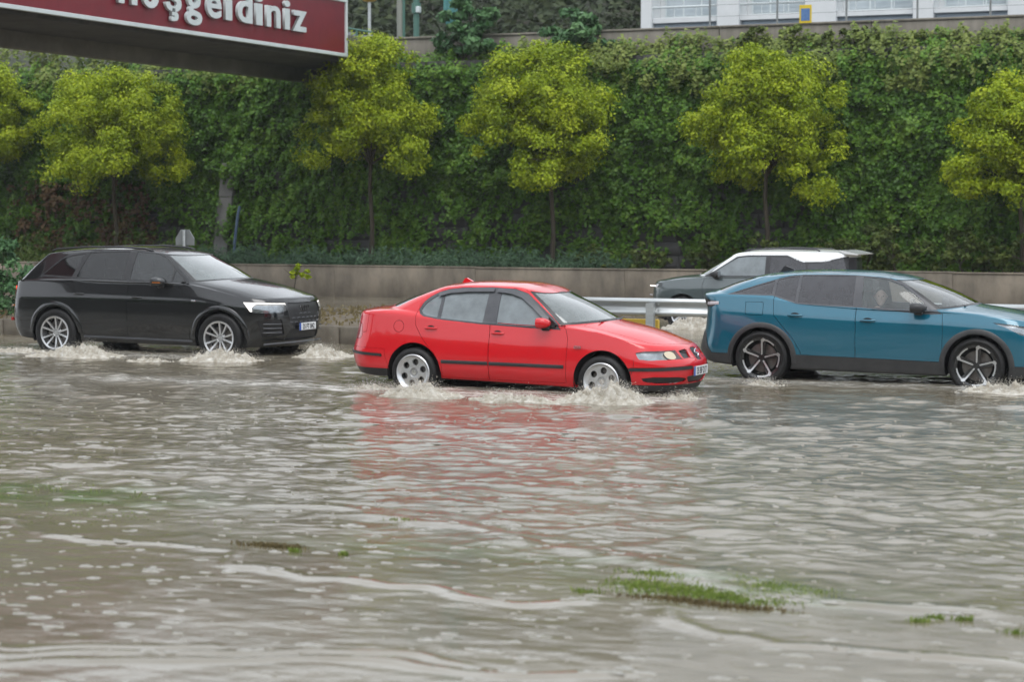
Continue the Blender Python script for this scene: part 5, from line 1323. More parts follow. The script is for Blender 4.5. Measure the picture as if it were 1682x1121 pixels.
        sf.part('rear_bumper_cladding', rb, M_CLAD, root, .010, 0, .012, sd); sf.part('sill_cladding', cl, M_CLAD, root, .010, 0, .012, sd)
        for x in (0, XF):
            arch_band('wheel_arch_cladding', root, M_CLAD, x, RW,   .402, .468, fy, sd, -12 if x else -8, 190, .014)
            arch_liner(root, x, RW, .406, .90, .5, sd)
        door_handle(d1, sf, 1.40, .885, sd, P, .20); door_handle(d2, sf, .445, .925, sd, P, .20)
        door_mirror(d1, 1.97, .86, 1.005, sd, M_BLK, .19, .125, .21)
    sf.part('bonnet', hood, P, root, .001, .004, .02); sf.part('grille', gr, M_BLK, root, -.01)
    sf.part('fuel_flap', fuel, P, root, 0, .004, .012)
    sf.part('windscreen', ws, M_WSCRC, root, -.005); sf.part('windscreen_seal', wt, M_BLK, root, -.003, 0, .01); sf.part('rear_window', bl, M_SMOKE, root, -.005)
    for y0, y1 in ((-.52, .05), (.1, .60)): wiper(root, [(2.65 - .36 * y0 * y0, y0, 1.085), (2.60 - .36 * y1 * y1, y1, 1.10)])
    bm_ = np.isin(sf.lab, [0, fd, rd, tr]) & (sf.A[sf.T].mean(1)[:, 2] > 3.2) & (sf.V[sf.T].mean(1)[:, 0] < 2.2) & (sf.V[sf.T].mean(1)[:, 0] > -0.4)
    r = sf.extract(bm_, -.035); link_mesh('cabin_lining', np_mesh('cabin_lining', *r[:2], True, -r[2]), M_TRIMIN, root)
    MB().box((-.75, -.66, .25), (3.3, .66, .31), .02).build('underbody', M_DARK, root)
    loft_rings([[(x, y, z) for x, z in ((-.02, 1.455), (.03, 1.53), (.06, 1.535), (.17, 1.495), (.18, 1.485))] for y in (-.022, .022)]).build('roof_aerial', M_BLK, root)
    cabin(root, dict(floor=.40, dash=1.95, dashz=1.02, inw=.78, cab0=-.2, seats=(1.46, .52), back=.54), .34)
    sw = make_wheel(RW, .270, .215, 'hook', .18)
    for x in (0, XF):
        sw(root, (x, -.912, RW), -1); sw(root, (x, .912, RW), 1)
    root.location = (-7.96, 26.556 + .905, .012); root.rotation_euler = (0, .010, 0)
    return root
M_SMOKE = glass_mat('smoked_rear_glass', (0.12, 0.12, 0.135), 0.45, (0.095, 0.095, 0.108), 1.4)
M_CLEAR = glass_mat('clear_front_window_glass', (0.96, 0.98, 0.98), 0.20, (0.34, 0.38, 0.39), 1.2)
M_WSCRC = glass_mat('clear_windscreen_glass', (0.88, 0.93, 0.92), 0.20, (0.30, 0.33, 0.325), 1.8)
M_LENSW = mat('white_lamp_lens', (0.55, 0.53, 0.56), 0.15, coat=1.0)
BLUE = build_blue_car()

# ================================================================ BLACK SUV
def build_black_car():
    root = empty('black_suv_car', label='large glossy black SUV with lit headlights and twin spoke silver wheels', cat='car')
    P = paint('black_car_paint', (0.008, 0.0085, 0.0095), 0.25, coat_ior=1.6)
    W0 = [(-1.1, .88), (-.6, .95), (0, .982), (.8, .975), (1.6, .975), (2.4, .98), (3.0, .985), (3.4, .95), (4.0, .86)]
    ins = lambda d: [(x, w - d) for x, w in W0]
    keys = [
        dict(xr=-.90, xf=3.7, W=ins(.24), cr=.4, cf=.5, z=[(-1, .30), (4, .26)], n=3, r=.02),
        dict(xr=-1.00, xf=3.86, W=ins(.07), cr=.42, cf=.55, z=[(-1, .33), (-.4, .27), (.5, .26), (2.5, .25), (4, .25)], n=5, r=.03),
        dict(xr=-1.06, xf=3.95, W=ins(.025), cr=.42, cf=.58, z=[(-1, .46), (.5, .44), (2.5, .43), (4, .42)], n=7, r=.05),
        dict(xr=-1.07, xf=3.97, W=ins(0), cr=.40, cf=.55, z=[(-1, .66), (4, .66)], n=9, r=.10, pf=2.9),
        dict(xr=-1.03, xf=3.95, W=ins(.008), cr=.38, cf=.52, z=[(-1, .95), (1, .96), (2.5, .95), (3.3, .90), (4, .86)], n=9, r=.06, pf=2.9),
        dict(xr=-.99, xf=3.90, W=ins(.06), cr=.33, cf=.5, z=[(-1, 1.15), (-.5, 1.20), (0, 1.205), (1, 1.195), (2.3, 1.185), (2.6, 1.165), (3.0, 1.09), (3.4, 1.005), (3.95, .955)], n=26, r=.05, bulge=.03, crown=.04, crown_r=.3, pf=2.8),
        dict(xr=-.90, xf=2.84, W=[(-.9, .80), (-.4, .88), (.4, .905), (1.2, .91), (2, .885), (2.5, .83), (2.8, .78)], cr=.26, cf=.45, pr=2.8, pf=2.2,
             z=[(-.9, 1.20), (0, 1.235), (1, 1.225), (2, 1.215), (2.84, 1.245)], n=18, r=.02, bulge=.022, crown=.015),
        dict(xr=-.50, xf=2.02, W=[(-.5, .62), (.2, .665), (1, .68), (1.7, .66), (2, .64)], cr=.22, cf=.24, pr=2.5, pf=2.4,
             z=[(-.5, 1.60), (0, 1.665), (.6, 1.700), (1.2, 1.700), (1.7, 1.672), (2.02, 1.625)], n=12, r=.05, bulge=.02, crown=.015),
        dict(xr=-.36, xf=1.85, W=[(0, 0.), (1, 0.)], cr=.1, cf=.1, z=[(-.36, 1.665), (.2, 1.735), (.9, 1.757), (1.4, 1.75), (1.85, 1.69)], n=1)]
    sf = car_skin(keys)
    RW, XF = .385, 2.996; sx, sy = sf.sx, sf.sy
    sf.region(lambda V, A: np.minimum(circle(0, RW, .435)(V, A), circle(XF, RW, .435)(V, A)), lambda V, A, N: V[:, 2] < 1.05)
    q0 = sf.region(side_poly([(-.30, 1.30), (.0, 1.555), (.20, 1.605), (.40, 1.635), (.26, 1.275), (0, 1.285)]), is_flank)
    rw = sf.region(side_poly([(.49, 1.645), (.80, 1.668), (1.235, 1.678), (1.215, 1.252), (.345, 1.272)]), is_flank)
    fw_ = sf.region(side_poly([(1.36, 1.675), (1.55, 1.668), (1.73, 1.650), (1.90, 1.585), (2.08, 1.44), (2.08, 1.235), (1.345, 1.25)]), is_flank)
    fq = sf.region(side_poly([(2.115, 1.41), (2.28, 1.265), (2.28, 1.235), (2.115, 1.235)]), is_flank)
    tr = sf.region(side_poly([(-.36, 1.275), (-.01, 1.575), (.2, 1.625), (.55, 1.668), (.9, 1.69), (1.3, 1.697), (1.74, 1.672), (1.95, 1.58), (2.36, 1.222), (1.5, 1.228), (.4, 1.25)]), is_flank)
    ws = sf.region(ut_box(2.13, 4, 6.05, 6.95), lambda V, A, N: V[:, 0] > 1.3)
    wt = sf.region(ut_box(2.08, 4, 6.02, 6.975), lambda V, A, N: V[:, 0] > 1.3)
    bl = sf.region(ut_box(-1, .85, 6.08, 6.85), lambda V, A, N: V[:, 0] < .5)
    tl = sf.region(sz_poly([(sf.sry(.45), 1.12), (sf.sry(.84), 1.125), (sx(-.86), 1.12), (sx(-.89), .98), (sf.sry(.82), .96), (sf.sry(.45), .99)]), lambda V, A, N: V[:, 0] < -.3)
    drl = sf.region(sz_poly([(sx(3.385), .945), (sx(3.6), .938), (sy(.53), .925), (sy(.53), .905), (sx(3.60), .913), (sx(3.53), .86), (sx(3.54), .795), (sx(3.505), .80)]), lambda V, A, N: V[:, 0] > 2.9)
    hl = sf.region(sz_poly([(sx(3.38), .945), (sx(3.6), .938), (sy(.52), .925), (sy(.53), .785), (sx(3.58), .785), (sx(3.50), .80)]), lambda V, A, N: V[:, 0] > 2.9)
    gr = sf.region(yz_poly([(-.46, .925), (.46, .925), (.50, .86), (.44, .62), (.38, .575), (-.38, .575), (-.44, .62), (-.50, .86)]), lambda V, A, N: V[:, 0] > 3.3)
    ink = sf.region(sz_poly([(sx(3.62), .66), (sy(.62), .68), (sy(.55), .45), (sx(3.72), .42)]), lambda V, A, N: V[:, 0] > 3.2)
    low = sf.region(yz_poly([(-.42, .52), (.42, .52), (.5, .36), (-.5, .36)]), lambda V, A, N: V[:, 0] > 3.4)
    hood = sf.region(xy_poly([(2.5, .80), (2.76, .35), (2.78, -.1), (3.92, -.1), (3.9, .3), (3.8, .62), (3.5, .80)]), lambda V, A, N: (A[:, 2] < 6.02) & (A[:, 2] > 4.75) & (V[:, 2] > .9))
    fd = sf.region(side_poly([(1.34, .33), (1.33, 1.72), (1.74, 1.69), (1.97, 1.59), (2.38, 1.23), (2.47, 1.1), (2.46, .33)]), lambda V, A, N: is_flank(V, A, N) & (V[:, 2] < 1.69))
    rd = sf.region(side_poly([(1.335, .33), (1.325, 1.72), (.5, 1.69), (.42, 1.40), (.33, 1.2), (.36, .95), (.47, .70), (.53, .45), (.53, .33)]), lambda V, A, N: is_flank(V, A, N) & (V[:, 2] < 1.69))
    fb = sf.region(sz_poly([(sx(3.42), .2), (sx(3.43), .60), (sx(3.50), .785), (sy(.53), .775), (-.02, .77), (-.02, .2)]), lambda V, A, N: (V[:, 0] > 3.1) & (V[:, 2] < .8))
    sf.normals()
    sf.part('body', [0], P, root, 0, .002, .03)
    fy = flank_y(sf)
    for sd in (-1, 1):
        d1 = sf.part('front_door', fd, P, root, 0, .004, .02, sd); d2 = sf.part('rear_door', rd, P, root, 0, .004, .02, sd)
        sf.part('door_window', fw_, M_GLASSD, d1, -.006, 0, 0, sd); sf.part('quarter_window', fq, M_GLASSD, d1, -.006, 0, 0, sd)
        sf.part('door_window', rw, M_PRIV, d2, -.006, 0, 0, sd); sf.part('quarter_window', q0, M_PRIV, root, -.006, 0, 0, sd)
        sf.part('window_frame', tr, M_BLK, root, -.001, 0, .01, sd)
        t = sf.part('tail_light', tl, M_REDL, root, .003, .002, .01, sd)
        ribbon_on_flank('lit_strip', t, M_REDLIT, sf, [(-.93, 1.055), (-.875, 1.055)], .10, .008, sd)
        h = sf.part('headlight', hl, M_LENS, root, 0, .002, 0, sd); sf.part('lamp_reflector', hl, M_REFL, h, -.03, 0, 0, sd)
        sf.part('daylight_strip', drl, M_DRL, h, -.002, .002, .006, sd)
        sf.part('air_intake', ink, M_BLK, root, -.02, 0, 0, sd)
        for q in range(3):
            z = .48 + q * .065
            MB().tube([(3.70, sd * .845, z), (3.80, sd * .75, z), (3.885, sd * .62, z)], .010, 5).build('intake_bar', M_TRIM, root)
        for x in (0, XF):
            arch_band('wheel_arch_trim', root, P, x, RW, .430, .500, fy, sd, 0 if x else 2, 182, .018)
            arch_liner(root, x, RW, .436, .955, .55, sd)
        ribbon_on_flank('sill_trim', root, M_TRIM, sf, [(.52, .345), (1.5, .335), (2.50, .325)], .03, .012, sd)
        door_handle(d1, sf, 1.50, .975, sd, P, .20); door_handle(d2, sf, .44, 1.01, sd, P, .20)
        m = door_mirror(d1, 1.86, .90, 1.155, sd, P, .21, .15, .22)
        MB().box((1.90, min(sd * 1.11, sd * 1.125), 1.215), (2.04, max(sd * 1.11, sd * 1.125), 1.225)).build('mirror_indicator', M_AMB, m)
        rail = [(-.30, sd * .60, 1.665), (-.22, sd * .605, 1.700), (.3, sd * .625, 1.735), (1.0, sd * .63, 1.748), (1.45, sd * .62, 1.728), (1.60, sd * .615, 1.69)]
        MB().tube(rail, .016, 8).build('roof_rail', M_BLK, root, True)
        MB().box((2.50, min(sd * .968, sd * .979), .935), (2.58, max(sd * .968, sd * .979), .955), .004).build('fender_badge', M_CHROME, root)
        MB().box((-1.0, min(sd * .70, sd * .76), .55), (-.95, max(sd * .70, sd * .76), .60), .006).build('rear_reflector', M_REDL, root)
        MB().tube([(-.90, sd * .835, .80), (-.86, sd * .86, .80)], .012, 6).build('side_reflector', M_AMB, root)
    sf.part('bumper', fb, P, root, 0, .003, .02)
    g = sf.part('grille', gr, M_BLK, root, -.015)
    # honeycomb of the grille: short bars in staggered rows
    gx = lambda y, z: 3.965 - .20 * y * y - .32 * max(z - .66, 0) ** 1.3
    for r_ in range(5):
        z = .62 + r_ * .065
        for q in range(-3, 4):
            y = q * .135 + (.0675 if r_ % 2 else 0)
            if abs(y) > .43: continue
            MB().tube([(gx(y - .045, z) - .006, y - .045, z), (gx(y, z + .012) - .004, y, z + .014), (gx(y + .045, z) - .006, y + .045, z)], .0095, 5).build('grille_bar', M_TRIM, g)
    for q in range(4):                                      # ring emblem
        ring = MB(); yc = (q - 1.5) * .062
        V = [(gx(yc, .83) + .008, yc + .042 * math.cos(t), .835 + .042 * math.sin(t)) for t in np.linspace(0, 2 * math.pi, 18, endpoint=False)]
        ring.tube(V + [V[0]], .0055, 5, False).build('emblem_ring', M_ALLOYD, g, True)
    sf.part('lower_grille', low, M_BLK, root, -.02)
    MB().tube([(3.70, -.84, .30), (3.86, -.66, .315), (3.93, -.35, .32), (3.945, 0, .32), (3.93, .35, .32), (3.86, .66, .315), (3.70, .84, .30)], .016, 6).build('bumper_lip', M_TRIM, root, True)
    sf.part('bonnet', hood, P, root, .001, .004, .02)
    sf.part('windscreen', ws, M_WSCR, root, -.005); sf.part('windscreen_seal', wt, M_BLK, root, -.003, 0, .01); sf.part('rear_window', bl, M_PRIV, root, -.005)
    for y0, y1 in ((-.55, .05), (.1, .62)): wiper(root, [(2.82 - .36 * y0 * y0, y0, 1.25), (2.77 - .36 * y1 * y1, y1, 1.275)])
    bm_ = np.isin(sf.lab, [0, fd, rd, tr]) & (sf.A[sf.T].mean(1)[:, 2] > 3.2) & (sf.V[sf.T].mean(1)[:, 0] < 2.35) & (sf.V[sf.T].mean(1)[:, 0] > -0.6)
    r = sf.extract(bm_, -.035); link_mesh('cabin_lining', np_mesh('cabin_lining', *r[:2], True, -r[2]), M_TRIMIN, root)
    MB().box((-.75, -.70, .28), (3.5, .70, .34), .02).build('underbody', M_DARK, root)
    cabin(root, dict(floor=.48, dash=2.05, dashz=1.18, inw=.82, cab0=-.5, seats=(1.42, .5), back=.62), .40)
    sw = make_wheel(RW, .262, .255, 'twin', .0)
    for x in (0, XF):
        sw(root, (x, -.972, RW), -1); sw(root, (x, .972, RW), 1)
    number_plate(root, 3.99, .555, '35 FT 842')
    root.location = (-19.87, 27.77 + .965, -.02); root.rotation_euler = (0, .006, 0)
    return root
M_GLASSD = glass_mat('tinted_front_glass', (0.22, 0.23, 0.24), 0.14, (0.16, 0.175, 0.185), 1.5)
BLACK = build_black_car()

# ================================================================ GREY SUV WITH WHITE ROOF (other carriageway)
def build_grey_car():
    root = empty('grey_suv_car', label='dark grey compact SUV with white roof driving left beyond the guardrail', cat='car')
    P = paint('grey_car_paint', (0.075, 0.095, 0.10), 0.35, 0.2); PW = paint('white_roof_paint', (0.74, 0.75, 0.76), 0.35)
    W0 = [(-.9, .80), (-.4, .87), (.2, .90), (2.5, .90), (3.0, .87), (3.5, .80)]
    ins = lambda d: [(x, w - d) for x, w in W0]
    keys = [
        dict(xr=-.7, xf=3.2, W=ins(.22), cr=.4, cf=.5, z=[(-1, .28), (4, .25)], n=3, r=.02),
        dict(xr=-.80, xf=3.33, W=ins(.06), cr=.40, cf=.5, z=[(-1, .32), (0, .25), (3.4, .24)], n=5, r=.03),
        dict(xr=-.84, xf=3.42, W=ins(.02), cr=.40, cf=.52, z=[(-1, .45), (3.4, .42)], n=6, r=.05),
        dict(xr=-.84, xf=3.44, W=ins(0), cr=.38, cf=.52, z=[(-1, .66), (3.4, .64)], n=8, r=.10, pf=2.8),
        dict(xr=-.81, xf=3.42, W=ins(.01), cr=.36, cf=.5, z=[(-1, .88), (2, .86), (3.4, .80)], n=6, r=.05, pf=2.8),
        dict(xr=-.78, xf=3.36, W=ins(.055), cr=.34, cf=.48, z=[(-1, 1.06), (0, 1.05), (1, 1.04), (2.2, 1.02), (2.6, 1.005), (3.0, .96), (3.4, .90)], n=18, r=.04, bulge=.03, crown=.05, pf=2.8),
        dict(xr=-.76, xf=2.50, W=[(-.8, .74), (0, .82), (1.2, .835), (2, .80), (2.5, .74)], cr=.26, cf=.45, pf=2.2, z=[(-.8, 1.09), (0, 1.075), (1.2, 1.065), (2, 1.045), (2.5, 1.07)], n=16, r=.02, bulge=.02, crown=.01),
        dict(xr=-.72, xf=1.72, W=[(-.7, .60), (.2, .64), (1, .65), (1.5, .63), (1.7, .60)], cr=.24, cf=.2, z=[(-.72, 1.49), (-.4, 1.515), (.4, 1.53), (1.1, 1.525), (1.5, 1.50), (1.72, 1.45)], n=10, r=.04, bulge=.02, crown=.01),
        dict(xr=-.60, xf=1.55, W=[(0, 0.), (1, 0.)], cr=.1, cf=.1, z=[(-.6, 1.545), (0, 1.575), (.8, 1.58), (1.3, 1.56), (1.55, 1.505)], n=1)]
    sf = car_skin(keys, 30, 110, 30)
    RW, XF = .34, 2.62; sx, sy = sf.sx, sf.sy
    sf.region(lambda V, A: np.minimum(circle(0, RW, .39)(V, A), circle(XF, RW, .39)(V, A)), lambda V, A, N: V[:, 2] < .95)
    fw_ = sf.region(side_poly([(.93, 1.445), (1.3, 1.44), (1.52, 1.415), (1.75, 1.29), (2.08, 1.075), (.92, 1.085)]), is_flank)
    rw = sf.region(side_poly([(.84, 1.445), (.52, 1.44), (.34, 1.39), (.12, 1.33), (.06, 1.10), (.82, 1.088)]), is_flank)
    q0 = sf.region(side_poly([(.08, 1.32), (-.22, 1.335), (-.62, 1.42), (-.70, 1.12), (.02, 1.10)]), is_flank)
    tr = sf.region(side_poly([(.5, 1.465), (1.3, 1.462), (1.54, 1.435), (1.94, 1.19), (2.24, 1.045), (1, 1.062), (-.8, 1.08), (-.9, 1.46), (-.67, 1.45), (-.22, 1.352), (.17, 1.345), (.36, 1.41)]), is_flank)
    ws = sf.region(ut_box(2.12, 4, 6.06, 6.93), lambda V, A, N: V[:, 0] > 1.2)
    bl = sf.region(ut_box(-1, .9, 6.06, 6.82), lambda V, A, N: V[:, 0] < .2)
    hl = sf.region(sz_poly([(sx(3.18), .90), (sx(3.3), .895), (sy(.5), .885), (sy(.5), .835), (sx(3.25), .83)]), lambda V, A, N: V[:, 0] > 2.8)
    clad = sf.region(lambda V, A: V[:, 2] - .40, lambda V, A, N: V[:, 2] < .5)
    gr = sf.region(yz_poly([(-.5, .84), (.5, .84), (.42, .66), (-.42, .66)]), lambda V, A, N: V[:, 0] > 3.1)
    roof = sf.region(lambda V, A: 6.03 - A[:, 2], lambda V, A, N: A[:, 2] > 5.9)
    fd = sf.region(side_poly([(.88, .38), (.88, 1.06), (2.15, 1.04), (2.20, .9), (2.17, .38)]), is_flank)
    rd = sf.region(side_poly([(.87, .38), (.87, 1.06), (.05, 1.07), (.0, .9), (.2, .78), (.42, .55), (.44, .38)]), is_flank)
    sf.normals()
    sf.part('body', [0], P, root, 0, .002, .03); sf.part('roof', roof, PW, root, 0, .002, .02, text='white roof with pillars in white')
    for sd in (-1, 1):
        d1 = sf.part('front_door', fd, P, root, 0, .004, .02, sd); d2 = sf.part('rear_door', rd, P, root, 0, .004, .02, sd)
        sf.part('door_window', fw_, M_GLASS, d1, -.006, 0, 0, sd); sf.part('door_window', rw, M_SMOKE, d2, -.006, 0, 0, sd); sf.part('quarter_window', q0, M_SMOKE, root, -.006, 0, 0, sd)
        sf.part('window_frame', tr, M_BLK, root, -.001, 0, .01, sd)
        h = sf.part('headlight', hl, M_LENSW, root, .002, 0, .01, sd)
        MB().tube([(3.19, sd * .865, .872), (3.27, sd * .82, .872), (3.36, sd * .70, .87)], .012, 6).build('daylight_strip', M_DRL, h, True)
        MB().tube([(3.27, sd * .84, .70), (3.33, sd * .79, .70)], .012, 6).build('fog_lamp', M_LENSW, root, True)
        for x in (0, XF): arch_liner(root, x, RW, .391, .88, .5, sd)
        door_handle(d1, sf, 1.05, .93, sd, P); door_handle(d2, sf, .2, .95, sd, P)
        door_mirror(d1, 1.83, .82, 1.04, sd, M_BLK, .18, .13, .2)
        MB().tube([(-.12, sd * .54, 1.545), (-.05, sd * .54, 1.572), (.7, sd * .54, 1.590), (1.35, sd * .53, 1.568), (1.42, sd * .53, 1.535)], .014, 8).build('roof_rail', M_BLK, root, True)
    sf.part('cladding', clad, M_CLAD, root, .006, 0, .01); sf.part('grille', gr, M_BLK, root, -.01)
    sf.part('windscreen', ws, M_WSCR, root, -.004); sf.part('rear_window', bl, M_SMOKE, root, -.004)
    MB().prism([(-.50, 1.565), (-.62, 1.552), (-.90, 1.492), (-.88, 1.475), (-.62, 1.50)], 'y', -.58, .58).build('roof_spoiler', PW, root)
    bm_ = np.isin(sf.lab, [0, fd, rd, tr, roof]) & (sf.A[sf.T].mean(1)[:, 2] > 3.2) & (sf.V[sf.T].mean(1)[:, 0] < 2.1) & (sf.V[sf.T].mean(1)[:, 0] > -0.5)
    r = sf.extract(bm_, -.035); link_mesh('cabin_lining', np_mesh('cabin_lining', *r[:2], True, -r[2]), M_TRIMIN, root)
    MB().box((-.6, -.62, .27), (3.0, .62, .33), .02).build('underbody', M_DARK, root)
    cabin(root, dict(floor=.45, dash=1.85, dashz=1.02, inw=.74, cab0=-.3, seats=(1.3, .45), back=.56), .37)
    sw = make_wheel(RW, .22, .2, 'twin', .3)
    for x in (0, XF):
        sw(root, (x, -.885, RW), -1); sw(root, (x, .885, RW), 1)
    root.location = (-10.48, 38.0 + .88, 0); root.rotation_euler = (0, 0, math.pi); root.scale = (.94, 1, 1)
    return root
GREY = build_grey_car()
# ================================================================ SPLASHES, FROTH, RAIN, GRASS IN THE WATER
def froth_mat():
    m, nt, out = new_mat('churned_muddy_froth')
    b = nt.nodes.new('ShaderNodeBsdfPrincipled')
    n = noise_tex(nt, 9.0, 8.0, .75); r = ramp(nt, n.outputs[0], [(.34, (0.23, 0.20, 0.15)), (.5, (0.39, 0.36, 0.305)), (.66, (0.60, 0.58, 0.535))])
    nt.links.new(r.outputs[0], b.inputs['Base Color']); setin(b, Roughness=.4); b.inputs['IOR'].default_value = 1.33; b.inputs['Subsurface Weight'].default_value = .5; b.inputs['Subsurface Scale'].default_value = .03; b.inputs['Subsurface Radius'].default_value = (1, .9, .75)
    n2 = noise_tex(nt, 45.0, 6.0, .75); bp = nt.nodes.new('ShaderNodeBump'); bp.inputs['Strength'].default_value = .5; bp.inputs['Distance'].default_value = .02
    nt.links.new(n2.outputs[0], bp.inputs['Height']); nt.links.new(bp.outputs[0], b.inputs['Normal'])
    nt.links.new(b.outputs[0], out.inputs['Surface']); return m
M_FROTH = froth_mat()
tS = spectral_tile(256, 91, 4, 26, 1.5); tT = spectral_tile(256, 92, 4, 40, 1.2)
OCT = np.array([[1, 0, 0], [-1, 0, 0], [0, 1, 0], [0, -1, 0], [0, 0, 1], [0, 0, -1]], float)
OCF = np.array([[0, 2, 4], [2, 1, 4], [1, 3, 4], [3, 0, 4], [2, 0, 5], [1, 2, 5], [3, 1, 5], [0, 3, 5]])
def drops(P, r):
    n = len(P); V = (P[:, None] + OCT[None] * r[:, None, None]).reshape(-1, 3); F = (OCF[None] + 6 * np.arange(n)[:, None, None]).reshape(-1, 3); return V, F
def splash(ca, cd, la, ld, h, seed, label, ndrop=260, fling=1.0, skew=0.0, lay=1.0):
    """a churned bow wave: ragged mound, torn crest lobes and thrown drops"""
    rg = np.random.default_rng(seed); nu, nv = 110, 44
    u, v = np.meshgrid(np.linspace(-1, 1, nu), np.linspace(-1, 1, nv), indexing='ij')
    r2 = np.clip(1 - np.abs(u) ** 2.2, 0, 1) ** .8 * np.clip(1 - np.abs(v) ** 2.0, 0, 1) ** .9
    nz = sample_tile(tS, u * la / 2.6 + seed * .37, v * ld / 2.2 + seed * .11); fz = sample_tile(tT, u * la / 1.1 + seed * .21, v * ld / 1.1)
    ridge = .62 + .33 * nz
    prof = np.exp(-((u - skew) / .55) ** 2) * .6 + .4
    hz = .88 * h * r2 * prof * (.45 + .55 * np.clip(ridge, 0, 1)) + (.014 + .05 * h) * fz * r2 - .02 + .02 * r2
    X = ca + u * la; Y = cd + v * ld; Z = WL - .012 + hz
    V0 = np.stack([X, Y, Z], -1).reshape(-1, 3)
    i, j = np.meshgrid(np.arange(nu - 1), np.arange(nv - 1), indexing='ij'); i, j = i.ravel(), j.ravel()
    F0 = np.stack([i * nv + j, (i + 1) * nv + j, (i + 1) * nv + j + 1, i * nv + j + 1], 1); F0 = np.concatenate([F0[:, [0, 1, 2]], F0[:, [0, 2, 3]]])
    k = rg.integers(0, len(V0), ndrop * 27); k = k[rg.uniform(0, 1, len(k)) < (r2.ravel()[k] * prof.ravel()[k]) ** 1.5][:ndrop * 3]
    P = V0[k] + np.stack([rg.normal(0, .06, len(k)) * fling, rg.normal(-.02, .05, len(k)), np.abs(rg.normal(0, .045 * fling, len(k))) ** 1.0 + .002], 1)
    V1, F1 = drops(P, rg.uniform(.0015, .0055, len(k)) * lay)
    o = link_mesh('wheel_splash', np_mesh('wheel_splash', np.concatenate([V0, V1]), np.concatenate([F0, F1 + len(V0)]), True), M_FROTH)
    return tag(o, label, 'splash', None, 'stuff')
def pz(px, py): p = at_z(px, py, WL); return p[0], p[1]
for (px, py, la, ld, h, sd, lb, nd, sk) in (
        (988, 660, .62, .36, .27, 1, 'tall muddy splash in front of the front wheel of the red car', 840, .35),
        (695, 651, .58, .34, .19, 2, 'muddy splash at the rear wheel of the red car', 840, -.2),
        (842, 659, .72, .22, .11, 3, 'low froth along the sill of the red car', 400, 0),
        (1120, 655, .30, .20, .05, 13, 'thin spray under the nose of the red car', 320, 0),
        (610, 640, .40, .20, .06, 14, 'froth trailing behind the red car', 320, 0),
        (362, 594, .78, .38, .21, 4, 'muddy splash at the front wheel of the black SUV', 840, .1),
        (125, 585, .90, .40, .19, 5, 'muddy splash at the rear wheel of the black SUV', 840, .2),
        (535, 586, .50, .40, .20, 6, 'pale bow wave ahead of the black SUV', 600, -.2),
        (245, 594, .50, .16, .06, 7, 'low froth along the sill of the black SUV', 240, 0),
        (30, 578, .60, .30, .07, 15, 'froth behind the black SUV', 240, 0),
        (1645, 645, .62, .30, .14, 8, 'splash at the front wheel of the blue car', 600, .1),
        (1255, 633, .35, .16, .045, 9, 'small ring of froth at the rear wheel of the blue car', 320, 0)):
    a, d = pz(px, py); splash(a, d, la, ld, h, sd, lb, nd, 1.0, sk)
splash(-12.55, 37.6, .7, .35, .30, 10, 'grey spray thrown by the grey car behind the guardrail', 350, 1.6)

# rain rings and drop crowns on the calm foreground
rg = np.random.default_rng(17); VV, FF = [], []; nb_ = 0
for q in range(1500):
    d = rg.uniform(8.0, 13.0) if q < 700 else rg.uniform(13.0, 22.0); a = rg.uniform(-.83 * d + .3, -.05 * d)
    r = .006 + .034 * rg.uniform(0, 1) ** 2; hgt = rg.uniform(.0015, .006); m = 9
    t = np.linspace(0, 2 * math.pi, m, endpoint=False)
    z0 = WL + float(water_h(np.array([a]), np.array([d]))[0])
    el = rg.uniform(1.0, 2.2)
    rings = [(r * 1.25, -.002), (r * .95, hgt), (r * .62, hgt * .4), (.001, hgt * rg.uniform(.2, 1.8))]
    base = nb_
    for rr, hh in rings: VV.append(np.stack([a + el * rr * np.cos(t) * (1 + .25 * np.sin(3 * t + q)), d + rr * np.sin(t), np.full(m, z0 + hh)], 1)); nb_ += m
    for k_ in range(3):
        for j_ in range(m): FF.append((base + k_ * m + j_, base + k_ * m + (j_ + 1) % m, base + (k_ + 1) * m + (j_ + 1) % m, base + (k_ + 1) * m + j_))
M_DROP = mat('rain_splash_water', (0.27, 0.255, 0.22), .12, base2=(0.20, 0.185, 0.15), nscale=20)
tag(link_mesh('rain_splashes', np_mesh('rain_splashes', np.concatenate(VV), np.array(FF), True), M_DROP), 'countless small rain drop splashes on the foreground water', 'rain', None, 'stuff')

